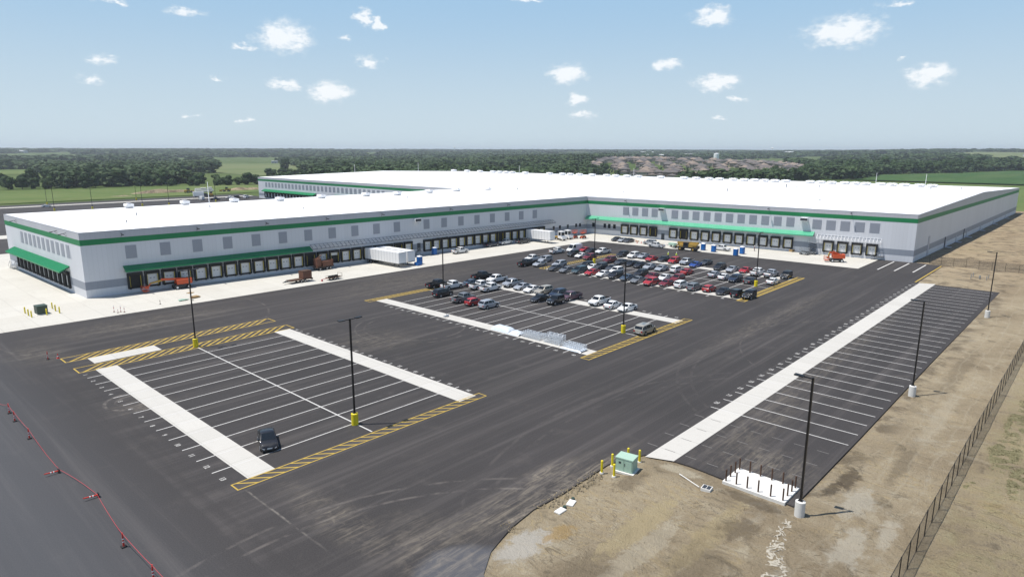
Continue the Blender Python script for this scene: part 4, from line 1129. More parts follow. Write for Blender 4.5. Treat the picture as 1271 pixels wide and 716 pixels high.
def boom_lift(name, out, loc, rz, lab):
    """out = horizontal reach of the boom from the turntable"""
    o = thing(name, loc, rz, lab, 'boom lift', 'orange boom lifts')
    MB().box(-1.6, 1.6, -.85, .85, .45, 1.0).box(-1.2, 1.2, -1.0, 1.0, .6, .8).build('chassis', M['dsteel'], o)
    wheel_set(o, [(sx*1.25, sy*1.05) for sx in (-1, 1) for sy in (-1, 1)], .48, .38, M['white'])
    MB().tube((0, 0, 1.0), (0, 0, 1.15), .6, .6, 14).box(-2.0, 1.1, -1.1, -.35, 1.15, 2.2).box(-2.0, 1.1, .35, 1.1, 1.15, 2.2).box(-2.1, -1.5, -1.0, 1.0, 1.15, 2.3).build('turntable', M['orange'], o)
    m = MB()
    if out > 5: m.bar((-1.3, 0, 2.1), (out*.55, 0, 2.6), .42, .46).bar((out*.45, 0, 2.5), (out-1.2, 0, 2.0), .3, .34, 1).bar((out-1.2, 0, 2.0), (out-.6, 0, 1.0), .2)
    else: m.bar((-1.3, 0, 2.1), (1.9, 0, 2.7), .42, .46).bar((1.9, 0, 2.7), (2.2, 0, 1.1), .3, .3, 1).bar((-.8, .5, 2.2), (1.2, .5, 3.1), .35)
    m.build('boom', [M['orange'], M['olive']], o)
    b = MB(); X = max(out, 2.6); y0 = 1.1
    b.box(X-.55, X+.55, -.95, .95, .45, .52)
    for z in (1.0, 1.55): 
        for sy in (-.95, .95): b.bar((X-.55, sy, z), (X+.55, sy, z), .06)
        for sx in (-.55, .55): b.bar((X+sx, -.95, z), (X+sx, .95, z), .06)
    for sx in (-.55, .55):
        for sy in (-.95, 0, .95): b.bar((X+sx, sy, .5), (X+sx, sy, 1.55), .06)
    b.box(X-.5, X+.0, -.4, .4, 1.0, 1.4)
    b.build('basket', M['orange'], o)
boom_lift('boom_lift', 7.6, (56.6, 155.0, .008), radians(177), 'orange boom lift with its arm lowered in front of the shaded docks')
boom_lift('boom_lift', 2.4, (199.2, 57.2, .008), radians(120), 'small orange boom lift folded on the concrete near the right corner')
def scissor(loc, rz, mat, h, lab):
    o = thing('scissor_lift', loc, rz, lab, 'scissor lift', 'scissor lifts on the concrete')
    MB().box(-1.2, 1.2, -.55, .55, .3, .85).build('chassis', mat, o)
    wheel_set(o, [(sx*.9, sy*.55) for sx in (-1, 1) for sy in (-1, 1)], .35, .25)
    m = MB(); n = max(1, int(h/.9)); z = .85; dz = (h-.85)/n
    for k in range(n):
        for sy in (-.45, .45): m.bar((-1, sy, z), (1, sy, z+dz), .09).bar((1, sy, z), (-1, sy, z+dz), .09)
        z += dz
    m.build('scissor_arm', M['dsteel'], o)
    p = MB().box(-1.3, 1.3, -.6, .6, h, h+.1)
    for zz in (.55, 1.05):
        for sy in (-.6, .6): p.bar((-1.3, sy, h+zz), (1.3, sy, h+zz), .06)
        for sx in (-1.3, 1.3): p.bar((sx, -.6, h+zz), (sx, .6, h+zz), .06)
    for sx in (-1.3, -.4, .4, 1.3):
        for sy in (-.6, .6): p.bar((sx, sy, h), (sx, sy, h+1.05), .06)
    p.build('platform', mat, o)
scissor((188.4, 142.8, .008), .2, M['orange'], 2.0, 'orange scissor lift in the inside corner, left of its twin')
scissor((190.2, 140.4, .008), .1, M['orange'], 2.0, 'orange scissor lift in the inside corner, right of its twin')
scissor((208.9, 67.2, .008), 1.5, M['steel'], 3.6, 'grey scissor lift raised beside the end of the mint awning')
scissor((206.6, 68.6, .008), 1.5, M['steel'], 1.2, 'grey low scissor lift beside the raised one')
def yard_truck(loc, rz, lab):
    o = thing('yard_truck', loc, rz, lab, 'truck', 'yard trucks in the corner')
    MB().box(-2.6, 2.4, -.45, .45, .6, .95).box(-2.4, -.6, -1.0, 1.0, .95, 1.15).build('frame', M['olive'], o)
    MB().box(.5, 2.2, -1.1, .6, .8, 3.1).box(.4, 2.3, -1.15, .65, 3.1, 3.25).box(2.2, 2.9, -1.1, 1.1, .6, 1.5).build('cab', M['white'], o)
    MB().box(2.2, 2.23, -.95, .45, 1.8, 2.9).box(.8, 2.0, -1.13, -1.1, 1.8, 2.9).box(.8, 2.0, .6, .63, 1.8, 2.9).build('window', M['glass'], o)
    wheel_set(o, [(sx, sy*.9) for sx in (1.7, -1.6) for sy in (-1, 1)], .5, .35)
yard_truck((181.2, 144.2, .008), radians(-100), 'white cabbed yard truck with yellow frame beside the corner box trailer')
yard_truck((185.2, 144.6, .008), radians(-95), 'white cabbed yard truck between its twin and the orange lifts')
def telehandler(loc, rz):
    o = thing('telehandler', loc, rz, 'long dirty yellow telehandler standing beside the blue portable toilets', 'telehandler')
    MB().box(-3.4, 3., -.7, .7, .75, 1.3).box(-3.4, -2., -1.1, 1.1, .8, 1.7).box(2.2, 3.2, -1.1, 1.1, .7, 1.2).build('chassis', M['dsteel'], o)
    MB().box(-.4, 1.2, .3, 1.15, 1.2, 2.7).build('cab', M['dsteel'], o)
    MB().box(-.25, 1.05, 1.15, 1.17, 1.6, 2.6).box(1.2, 1.22, .4, 1.05, 1.6, 2.6).build('window', M['glass'], o)
    MB().bar((-3.3, -.4, 2.5), (3.8, -.4, 2.2), .6, .7).bar((3., -.4, 2.2), (4.4, -.4, .9), .35).build('boom', M['olive'], o)
    MB().box(-3.3, -.6, .1, 1.1, 1.3, 2.3).box(1.3, 2.8, -1.1, 1.1, 1.2, 1.9).build('hood', M['olive'], o)
    MB().box(4.2, 4.4, -1.1, .4, .3, 1.2).box(4.4, 5.5, -.9, -.75, .3, .38).box(4.4, 5.5, .05, .2, .3, .38).build('fork', M['dsteel'], o)
    wheel_set(o, [(sx*2.2, sy*1.05) for sx in (-1, 1) for sy in (-1, 1)], .65, .5, M['olive'])
telehandler((189.6, 98.6, .008), radians(92))
def skid(loc, rz):
    o = thing('compressor_trailer', loc, rz, 'green and white wheeled compressor behind the white service pickup', 'compressor')
    MB().box(-1.2, 1.2, -.7, .7, .5, 1.3).build('housing', M['green_box'], o); MB().bar((1.2, 0, .5), (2.6, 0, .4), .12).build('drawbar', M['dsteel'], o)
    wheel_set(o, [(0, -.8), (0, .8)], .35, .22)
skid((193.8, 106.4, .008), radians(80))
# utility trailers on the concrete
o = thing('flatbed_trailer', (78.6, 141.9, .008), radians(6), 'rusty flatbed trailer carrying a brown box on the shaded concrete apron', 'trailer')
MB().box(-3.2, 2.8, -1.05, 1.05, .6, .78).box(-3.2, -2.9, -1.05, 1.05, .4, .6).build('deck', M['rust'], o)
MB().bar((2.8, 0, .65), (4.3, 0, .5), .14).bar((2.8, -.9, .65), (4.2, 0, .5), .1).bar((2.8, .9, .65), (4.2, 0, .5), .1).build('drawbar', M['dsteel'], o)
wheel_set(o, [(x, sy*1.12) for x in (-.9, .1) for sy in (-1, 1)], .38, .25)
o.rotation_euler.z = radians(183)
b = thing('equipment_box', (80.4, 142.0, .79), radians(3), 'brown metal box standing on the rusty flatbed trailer', 'box')
MB().box(-1.2, 1.2, -.95, .95, 0, 1.75).build('casing', M['brown'], b); MB().box(-1.23, 1.23, -.98, .98, 1.75, 1.85).build('lid', M['rust'], b)
o = thing('utility_trailer', (86.2, 138.9, .008), radians(4), 'small low open trailer loaded with dark tyres near the apron edge', 'trailer')
MB().box(-1.9, 1.9, -.85, .85, .5, .6).bar((-1.9, -.85, .9), (1.9, -.85, .9), .06).bar((-1.9, .85, .9), (1.9, .85, .9), .06).bar((1.9, -.85, .6), (1.9, -.85, 1.4), .06).bar((1.9, .85, .6), (1.9, .85, 1.4), .06).bar((1.9, -.85, 1.4), (1.9, .85, 1.4), .06).build('frame', M['rust'], o)
MB().bar((-1.9, 0, .52), (-3.4, 0, .45), .1).box(-3.5, -3.2, -.12, .12, 0, .5).build('drawbar', M['red'], o)
wheel_set(o, [(x, sy*.98) for x in (-.5, .4) for sy in (-1, 1)], .33, .2)
for k in range(3): MB().tube((-1.1+k*.95, 0, .6), (-1.1+k*.95, 0, 1.0), .42, .42, 16).build('tyre', M['tyre'], o)
def dump(loc, rz):
    o = thing('equipment_trailer', loc, rz, 'rust red loaded equipment trailer parked against the shaded dock doors', 'trailer')
    MB().box(-2.8, 2.4, -1.1, 1.1, .7, .95).build('deck', M['rust'], o)
    MB().box(-2.5, .6, -1.0, 1.0, .95, 2.3).box(-2.6, -2.4, -1.1, 1.1, .95, 2.6).build('load', M['brown'], o)
    MB().box(.9, 2.2, -.8, .8, .95, 3.2).bar((1.5, 0, 3.2), (.2, 0, 3.9), .2).build('engine', M['brown'], o)
    wheel_set(o, [(x, sy*1.1) for x in (-1.6, -.5, 1.6) for sy in (-1, 1)], .42, .28)
dump((91.8, 152.9, .008), radians(184))
# portable toilets
def toilet():
    o = thing('portable_toilet', (0, 0, 0))
    m = MB().box(-.58, .58, -.58, .58, .1, 2.1)
    for k in range(5):
        for s in (-1, 1): m.box(-.5+k*.25-.03, -.5+k*.25+.03, s*.58-(.03 if s < 0 else 0), s*.58+(.03 if s > 0 else 0), .25, 2.0)
    m.build('cabin', M['blue'], o)
    MB().box(-.62, .62, -.62, .62, 0, .1).build('base', M['dsteel'], o)
    MB().add([(-.62, -.62, 2.1), (.62, -.62, 2.1), (.62, .62, 2.1), (-.62, .62, 2.1), (-.4, -.4, 2.34), (.4, -.4, 2.34), (.4, .4, 2.34), (-.4, .4, 2.34)], [(0, 1, 5, 4), (1, 2, 6, 5), (2, 3, 7, 6), (3, 0, 4, 7), (4, 5, 6, 7)]).build('roof', M['white'], o)
    MB().box(-.64, -.6, -.4, .4, .15, 2.0).build('door', M['blue'], o); MB().tube((.4, .4, 2.1), (.4, .4, 2.6), .05, .05, 8).build('vent_pipe', M['white'], o)
    return o
t0 = toilet(); tt = tree_of(t0)
for i, (x, y, lab) in enumerate(((128.6, 150.6, 'blue portable toilet against the shaded wall left of the white pickup'), (114.9, 140.9, 'blue portable toilet at the front corner of the paired box trailers'), (193.8, 95.5, 'blue portable toilet just right of the yellow telehandler'),
    (192.6, 91.4, 'blue portable toilet second right of the yellow telehandler'), (190.2, 83.1, 'blue portable toilet at the apron edge, nearest to the parked cars'), (195, 83.2, 'rightmost blue portable toilet, set back on the concrete'))):
    o = t0 if i == 0 else dup(tt)
    o.location = (x, y, .008); o.rotation_euler = (0, 0, radians((i*37) % 20-10)); tag(o, lab, 'portable toilet', 'blue portable toilets')
o = thing('blue_skip', (113.3, 139.6, .008), .1, 'low blue steel bin beside the toilet in front of the trailers', 'bin')
MB().box(-.9, .9, -.6, .6, .08, .14).box(-.9, .9, -.6, -.52, .14, .9).box(-.9, .9, .52, .6, .14, .9).box(-.9, -.82, -.52, .52, .14, .9).box(.82, .9, -.52, .52, .14, .9).build('tub', M['blue'], o)
MB().box(-.8, .8, -.5, .5, 0, .08).build('skid', M['dsteel'], o)
def pallet(loc, rz, mat, name, lab, cat, n=1, load=None):
    o = thing(name, loc, rz, lab, cat)
    m = MB()
    for k in range(n):
        z = k*.15
        for y in (-.5, 0, .5): m.box(-.6, .6, y-.05, y+.05, z, z+.09)
        for x in range(7): m.box(-.6+x*.19-.02, -.6+x*.19+.1, -.55, .55, z+.09, z+.115)
    m.build('pallet', mat, o)
    if load: load(o)
def lumber(o):
    m = MB()
    for k in range(6): m.bar((-1.0, -.4+.15*k, .17+.06*(k % 2)), (.95, -.45+.16*k, .17+.06*(k % 2)), .12, .1)
    m.build('load', M['tan'], o)
pallet((54.6, 142.6, .008), .2, M['tan'], 'wood_pallet', 'tan wooden pallet stack with planks beside the light pole shadow on the apron', 'pallet', 3, lumber)
pallet((55.8, 148.2, .008), .5, M['tan'], 'wood_pallet', 'lone flat tan pallet near the shade of the dock wall', 'pallet')
def greens(o):
    m = MB()
    for k in range(5): m.bar((-1.2+.1*k, -.5+.25*k, .16), (.9-.2*k, -.6+.28*k, .2), .2, .12)
    m.build('load', M['green_box'], o)
pallet((51.9, 141.9, .008), .1, M['tan'], 'sheet_bundle', 'bundle of green metal sheets lying on the shaded side apron', 'bundle', 1, greens)
pallet((210, 73.6, .008), 1.2, M['tan'], 'wood_pallet', 'tan pallet stack leaning by the lit dock wall', 'pallet', 5)
pallet((196.5, 121.6, .008), .3, M['tan'], 'wood_pallet', 'tan pallet behind the dark cars on the corner concrete', 'pallet', 2)

# wrapped bundles of rack steel on the concrete strip
def rack_bundle(loc, L, H, wrap, lab, seed):
    r = random.Random(seed); o = thing('rack_bundle', loc, 0, lab, 'rack bundle', 'bundles of rack steel on the concrete strip')
    m = MB()
    for k in range(int(L/.42)):
        y = -L/2+.2+k*.42
        for x in (-.8, -.3, .25, .8): m.bar((x, y, 0), (x+r.uniform(-.03, .03), y, H*r.uniform(.86, 1.)), .07)
    for z in np.arange(.12, H, .26):
        for x in (-.82, -.28, .27, .82): m.bar((x, -L/2, z), (x+r.uniform(-.05, .05), L/2, z+r.uniform(-.03, .03)), .06)
    for k in range(int(L/.9)):
        y = -L/2+.3+k*.9
        m.bar((-.85, y, .1), (.85, y+.3, H*.9), .05).bar((.85, y, .1), (-.85, y+.3, H*.9), .05)
    m.build('steel_frame', M['rackw'], o)
    if wrap:
        v = []; f = []; nx, ny = 9, int(L/.35)
        for j in range(ny+1):
            for i in range(nx+1):
                u = -1+2*i/nx; y = -L/2-.1+(L+.2)*j/ny
                e = 1-min(1, abs(2*j/ny-1))**6*.6
                z = wrap*e*(1-abs(u)**4)+.1*noise.noise((u*2.3, y*1.1, seed))*(1-abs(u)**4)
                v.append((u*1.12+.06*noise.noise((y, u, seed)), y, max(.02, z+.03)))
        for j in range(ny):
            for i in range(nx): a = j*(nx+1)+i; f.append((a, a+1, a+nx+2, a+nx+1))
        MB().add(v, f).build('plastic_wrap', M['tarp'], o, True)
rack_bundle((80.9, 76.6, .008), 3.9, .55, .8, 'bundle under plastic sheeting, leftmost on the near concrete strip', 1)
rack_bundle((80.7, 73.2, .008), 2.2, .4, .55, 'low short plastic covered bundle second from left on the concrete strip', 2)
rack_bundle((81.0, 69.7, .008), 4.2, 1.05, 0, 'open silver rack frames in the middle of the bundles on the strip', 3)
rack_bundle((81.1, 65.2, .008), 3.6, 1.6, 0, 'tallest open silver rack stack on the near concrete strip', 4)
rack_bundle((80.5, 60.6, .008), 3.8, .95, .45, 'rack bundle with wrap slipped down, rightmost near the yellow hatching', 5)
o = thing('debris_pile', (80.6, 91.2, .008), 0, 'small grey heap of scrap sheet left on the middle lot strip', 'debris')
MB().bar((-.6, 0, .1), (.5, .2, .12), .5, .08).bar((-.2, -.3, .2), (.6, .3, .22), .4, .06).bar((0, 0, .1), (0, .1, .7), .05).build('sheet', M['steel'], o)
# ------------------------------------------------------------------ light poles
def light_pole(heads, base_mat, base_r=.38, base_h=1.05, H=12.6):
    o = thing('light_pole', (0, 0, 0))
    MB().tube((0, 0, -.2), (0, 0, base_h), base_r, base_r, 20).tube((0, 0, base_h), (0, 0, base_h+.06), base_r*.9, base_r*.7, 20).build('base', base_mat, o)
    m = MB().bar((0, 0, base_h+.05), (0, 0, H), .17); m.box(-.2, .2, -.2, .2, base_h+.05, base_h+.1).box(-.09, .09, -.115, -.085, base_h+.5, base_h+.85)
    m.build('pole', M['bronze'], o)
    for k, a in enumerate(heads):
        c, s = cos(a), sin(a)
        h = MB().bar((.05*c, .05*s, H-.1), (.85*c, .85*s, H-.06), .09).bar((.75*c, .75*s, H-.06), (1.5*c, 1.5*s, H-.02), .46, .1)
        h.build('luminaire', M['bronze'], o)
    return o
PY_ = [(39.9, 105.9, 'yellow based double light pole at the left end of the empty near lot'), (39.8, 61.3, 'yellow based double light pole beside the near yellow hatching of the empty lot'),
       (94.1, 60.3, 'yellow based double light pole near the beige minivan on the middle lot'), (149.3, 59.8, 'yellow based double light pole among dark cars at the far lot\'s right end'),
       (149.4, 106.2, 'yellow based double light pole among cars at the far lot\'s left end'), (93.4, 106.6, 'double light pole rising behind the black suv of the middle lot')]
p0 = light_pole((0, pi), M['yellow'], .4, 1.35); pt = tree_of(p0)
for i, (x, y, l) in enumerate(PY_):
    o = p0 if i == 0 else dup(pt)
    o.location = (x, y, .0); tag(o, l, 'light pole', 'double headed light poles in the lots')
PW = [(55.0, 16.6, 'single headed light pole on white base beside the post-ringed concrete pad'), (94.2, 16.2, 'single headed light pole on white base, middle of the dirt side row'), (150.7, 15.4, 'single headed light pole on white base, farthest along the dirt side')]
p1 = light_pole((pi/2,), M['offwhite'], .42, 1.35); pt = tree_of(p1)
for i, (x, y, l) in enumerate(PW):
    o = p1 if i == 0 else dup(pt)
    o.location = (x, y, dirt_h(x, y)+.03); tag(o, l, 'light pole', 'single headed light poles along the dirt')
FP = [(96.6, 452), (88.8, 402.2), (105.1, 399.0), (143.6, 452), (130.6, 402.3), (143.0, 397.5), (171.6, 402.3)]
fpt = tree_of(p0)
for i, (x, y) in enumerate(sorted(FP, key=lambda p: proj((p[0], p[1], 0))[0])):
    o = dup(fpt, (x, y, 0), radians(90)); tag(o, 'distant light pole behind the warehouse wing, %s of the row' % ordw(i, len(FP)), 'light pole', 'distant light poles behind the wing')

# ------------------------------------------------------------------ bollards, transformers, pads, fences
def post_thing(name, r, h, mat, cap=None):
    o = thing(name, (0, 0, 0)); MB().tube((0, 0, -.1), (0, 0, h), r, r, 12).build('post', mat, o)
    MB().tube((0, 0, h), (0, 0, h+r*.5), r, r*.45, 12).build('cap', cap or mat, o); return o
b0 = post_thing('bollard', .12, 1.25, M['yellow']); MB().tube((0, 0, -.1), (0, 0, .05), .22, .2, 12).build('footing', M['offwhite'], b0); bt = tree_of(b0)
BL = [(49.7, 33.7, 'yellow bollard leftmost at the pale green transformer'), (51.6, 33.75, 'yellow bollard second left at the pale green transformer'), (49.9, 32.4, 'yellow bollard standing nearest in front of the pale green transformer'), (53.8, 33.3, 'yellow bollard directly behind the pale green transformer'), (54.2, 32.2, 'yellow bollard at the right rear corner of the pale green transformer'),
      (26.5, 152.3, 'yellow bollard farthest left of the dark green cabinet'), (26.5, 149.6, 'yellow bollard middle of the left trio by the dark green cabinet'), (26.6, 147.7, 'yellow bollard nearest of the left trio by the dark green cabinet'), (29.0, 147.7, 'yellow bollard right in front of the dark green cabinet'), (31.1, 153, 'yellow bollard farthest of the right trio by the dark green cabinet'), (31.0, 150.2, 'yellow bollard middle of the right trio by the dark green cabinet'), (31.1, 147.7, 'yellow bollard nearest of the right trio by the dark green cabinet')]
for i, (x, y, l) in enumerate(BL):
    o = b0 if i == 0 else dup(bt)
    o.location = (x, y, max(0, dirt_h(x, y)) if y < 40 else 0); tag(o, l, 'bollard', 'yellow bollards round the transformer' if i < 5 else 'yellow bollards round the dark cabinet')
def cabinet(loc, rz, w, d, h, mat, lab):
    o = thing('transformer', loc, rz, lab, 'transformer')
    MB().box(-w/2-.2, w/2+.2, -d/2-.2, d/2+.2, -.1, .1).build('pad', M['offwhite'], o)
    MB().box(-w/2, w/2, -d/2, d/2, .1, h-.12).build('cabinet', mat, o)
    MB().box(-w/2-.05, w/2+.05, -d/2-.05, d/2+.05, h-.12, h).build('lid', mat, o)
    for s in (-1, 1): MB().box(-w/2-.03, -w/2-.003, min(s*.03, s*d*.46), max(s*.03, s*d*.46), .18, h-.2).build('door', mat, o)
    MB().box(-w/2-.05, -w/2-.03, -.12, -.06, .7, 1.0).box(-w/2-.04, -w/2-.032, .3, .55, .9, 1.1).build('handle', M['dsteel'], o)
cabinet((51.7, 32.15, .06), radians(10), 1.35, 1.75, 1.5, M['green_box'], 'pale green transformer cabinet among yellow bollards at the dirt corner')
cabinet((28.6, 149.8, .01), radians(3), 1.7, 2.0, 1.7, M['dgreen_box'], 'dark green transformer cabinet on the white concrete left of the warehouse')
# concrete pad ringed with steel posts
pad = thing('post_pad', (0, 0, 0), 0, 'white concrete pad ringed by brown posts at the dirt end of the lot', 'concrete pad')
MB().box(55.9, 59.55, 18.2, 24.1, -.25, .18).build('slab', M['offwhite'], pad)
PP = [(56.15, 23.85), (57.25, 23.9), (58.3, 23.9), (59.3, 23.9), (59.3, 22.85), (59.3, 21.8), (59.3, 20.7), (59.3, 19.65), (59.3, 18.5), (58.4, 18.5), (57.35, 18.5), (56.25, 18.5), (56.2, 19.6), (56.2, 20.75), (56.2, 21.8), (56.2, 22.85)]
q0 = post_thing('steel_post', .075, 1.15, M['rust']); qt = tree_of(q0)
LP = ['left corner', 'left edge, nearer of the middle two', 'left edge, farther of the middle two', 'far left corner', 'far edge, second from left', 'far edge, third from left', 'far edge, fourth from left', 'far edge, second from right', 'far right corner', 'right edge, farther of the middle two', 'right edge, nearer of the middle two', 'near right corner by the pole', 'near edge, second from right', 'near edge, third from right', 'near edge, third from left', 'near edge, second from left']
for i, (x, y) in enumerate(PP):
    o = q0 if i == 0 else dup(qt)
    o.location = (x, y, .18); tag(o, 'brown steel post on the white pad, '+LP[i], 'post', 'brown posts on the white pad')
o = thing('catch_basin', (53.5, 24.5, dirt_h(53.5, 24.5)+.02), radians(8), 'small pale grated box lying on the dirt left of the pad', 'drain box')
MB().box(-.42, .42, -.45, .45, 0, .3).build('box', M['offwhite'], o); MB().box(-.34, .34, -.37, -.03, .3, .32).box(-.34, .34, .03, .37, .3, .32).build('grate', M['dsteel'], o)
o2 = thing('pipe_length', (53.9, 26.4, dirt_h(53.9, 26.4)+.06), 0, 'thin pale pipe lying on the dirt behind the grated box', 'pipe')
MB().tube((-.5, -1.2, 0), (.5, 1.4, .03), .05, .05, 8).build('pipe', M['offwhite'], o2)
for i, (x, y, l) in enumerate(((41.4, 32.3, 'white square lid on the dirt, nearer of two'), (43.1, 32.4, 'white square lid on the dirt, farther of two'))):
    o = thing('utility_cover', (x, y, dirt_h(x, y)+.02), .3*i, l, 'utility cover', 'white utility lids on the dirt')
    MB().box(-.5, .5, -.32, .32, 0, .12).build('frame', M['offwhite'], o); MB().box(-.42, .42, -.25, .25, .12, .15).build('lid', M['white'], o)
    MB().tube((.75, .1, 0), (.75, .1, .18), .18, .16, 10).build('valve_cap', M['dgreen_box'], o)
o = thing('valve_stand', (196.9, 22.8, .02), 0, 'small grey valve with guard posts on the dirt beyond the lot', 'valve')
MB().tube((0, 0, 0), (0, 0, .8), .2, .2, 10).bar((-.5, 0, .5), (.5, 0, .5), .2).build('valve', M['steel'], o)
for sx in (-1.6, 1.6):
    for sy in (-1.6, 1.6): MB().tube((sx, sy, 0), (sx, sy, 1.1), .09, .09, 8).build('guard_post', M['steel'], o)
# white washout running down the dirt from the pole base
def ribbon(path, seed):
    v, f = [], []
    for i, (x, y, w) in enumerate(path):
        n = noise.noise((x*1.3, y*1.3, seed))*.25
        px, py = path[max(0, i-1)][:2]; nx_, ny_ = path[min(len(path)-1, i+1)][:2]
        d = Vector((nx_-px, ny_-py)); d = d.normalized() if d.length else Vector((1, 0)); p = Vector((-d.y, d.x))
        for s in (-1, -.35, .35, 1):
            a = Vector((x, y))+p*(s*w*(1+n)+n*.3); v.append((a.x, a.y, dirt_h(a.x, a.y)+(.035 if abs(s) < .5 else .012)))
    for i in range(len(path)-1):
        for k in range(3): a = i*4+k; f.append((a, a+1, a+5, a+4))
    return v, f
def dense(pts, n=14):
    out = []
    for (x0, y0, w0), (x1, y1, w1) in zip(pts, pts[1:]):
        for k in range(n):
            t = k/n; out.append((x0+(x1-x0)*t+.1*noise.noise((x0+t*4, y0, 1.)), y0+(y1-y0)*t+.1*noise.noise((y0+t*4, x0, 4.)), (w0+(w1-w0)*t)*(.6+.8*abs(noise.noise((x0*.7+t*6, y0, 9.))))))
    return out+[pts[-1]]
m = MB()
for pts, sd in (([(54.3, 16.5, .35), (53.2, 16.9, .5), (52.2, 16.8, .6), (51.0, 16.7, .6), (49.8, 16.4, .65), (48.6, 16.2, .8), (47.6, 15.8, .8), (46.4, 15.2, .95), (44.6, 14.7, 1.1), (42.6, 14.5, 1.2), (40.5, 14.2, 1.2)], 1),):
    m.add(*ribbon(dense(pts), sd))
tag(m.build('washout_spill', M['spill'], None, True), 'white washout spill running down the dirt from the pole base', 'spill')
# fences
def fence(name, pts, h, pitch, lab, post_mat):
    o = thing(name, (pts[0][0], pts[0][1], 0), 0, lab, 'fence'); ox, oy = pts[0]
    for (x0, y0), (x1, y1) in zip(pts, pts[1:]):
        L = sqrt((x1-x0)**2+(y1-y0)**2); n = int(round(L/pitch))
        fm = MB(); rl = MB()
        for k in range(n+1):
            x, y = x0+(x1-x0)*k/n-ox, y0+(y1-y0)*k/n-oy; z = dirt_h(x+ox, y+oy)
            pm = MB().tube((x, y, z-.2), (x, y, h+z), .04, .04, 8).tube((x, y, h+z), (x, y, h+z+.06), .05, .02, 8)
            if k % 1 == 0: pm.build('post', post_mat, o)
            if k < n:
                xx, yy = x0+(x1-x0)*(k+1)/n-ox, y0+(y1-y0)*(k+1)/n-oy; zz = dirt_h(xx+ox, yy+oy)
                fm.add([(x, y, z+.03), (xx, yy, zz+.03), (xx, yy, zz+h-.02), (x, y, z+h-.02)], [(0, 1, 2, 3)])
                rl.tube((x, y, z+h), (xx, yy, zz+h), .024, .024, 6).tube((x, y, z+.06), (xx, yy, zz+.06), .012, .012, 5)
        fm.build('mesh_panel', M['fence'], o); rl.build('rail', post_mat, o)
fence('chain_link_fence', [(41.5, 7.9), (213, 7.7)], 2.35, 2.86, 'long dark chain link fence running beside the dirt on the right', M['bronze'])
fence('chain_link_fence', [(213.2, 36.8), (213.2, 7.9)], 2.3, 2.9, 'chain link fence crossing the dirt from the warehouse\'s right corner', M['bronze'])
# delineators and rope
def delin():
    o = thing('delineator', (0, 0, 0))
    MB().box(-.2, .2, -.2, .2, 0, .09).build('base', M['black'], o)
    m = MB(); zs = [.09, .42, .52, .66, .76, 1.12]
    for k in range(5): m.tube((0, 0, zs[k]), (0, 0, zs[k+1]), .075-.004*k, .07-.004*k, 12, k % 2)
    m.tube((0, 0, 1.12), (0, 0, 1.24), .03, .055, 8)
    m.build('post', [M['reflect'], M['white']], o); return o
d0 = delin(); dt = tree_of(d0)
DL = [(13.4, 94.4, None, 'upright orange delineator, farthest on the rope'), (13.3, 91.0, None, 'upright orange delineator, second farthest on the rope'), (13.3, 84.1, None, 'upright orange delineator just above the first fallen one'), (13.4, 72.7, 183, 'fallen orange delineator, farther of the two on the rope'), (14.6, 64.7, 178, 'fallen orange delineator, nearer of the two on the rope'), (13.5, 54.5, None, 'upright orange delineator, just below the fallen pair'), (13.6, 48.4, None, 'upright orange delineator nearest on the rope'), (13.9, 41.5, None, 'orange delineator carrying the rope at the picture edge'), (22, 115.5, None, 'upright orange delineator standing apart beside the yellow hatching')]
for i, (x, y, a, l) in enumerate(DL):
    o = d0 if i == 0 else dup(dt)
    o.location = (x, y, 0); tag(o, l, 'delineator', 'orange delineators on the west lane')
    if a is not None: o.rotation_euler = (0, radians(-85), radians(a-180)); o.location = (x, y, .2)
o = thing('traffic_cone', (23.2, 115.1, .0), 0, 'small orange cone at the tip of the far yellow hatching', 'cone')
MB().box(-.2, .2, -.2, .2, 0, .04).build('base', M['reflect'], o); m = MB()
for k, (a, b) in enumerate(((.04, .25), (.25, .42), (.42, .72))): m.tube((0, 0, a), (0, 0, b), .15-.15*a, .15-.15*b, 14, k % 2)
m.build('cone', [M['reflect'], M['white']], o)
rp = MB(); K = [(12.9, 101, .0), (13.4, 94.4, 1.2), (13.3, 91, 1.2), (13.3, 84.1, 1.2), (13.5, 72.8, .22), (14.5, 64.8, .22), (13.5, 54.5, 1.2), (13.6, 48.4, 1.2), (13.9, 41.5, 1.2), (14.2, 36, .0)]
for a, b in zip(K, K[1:]):
    L = sqrt((a[0]-b[0])**2+(a[1]-b[1])**2); prev = None
    for k in range(15):
        t = k/14; sag = .055*L*(4*t*(1-t))*(1 if max(a[2], b[2]) > .5 else .0)+.0
        p = (a[0]+(b[0]-a[0])*t+.12*sin(pi*t)*(1 if L > 5 else 0), a[1]+(b[1]-a[1])*t, max(.03, a[2]+(b[2]-a[2])*t-sag))
        if prev: rp.tube(prev, p, .016, .016, 6, 0, False)
        prev = p
tag(rp.build('barrier_rope', M['red']), 'thin red rope strung between the orange delineators', 'rope')
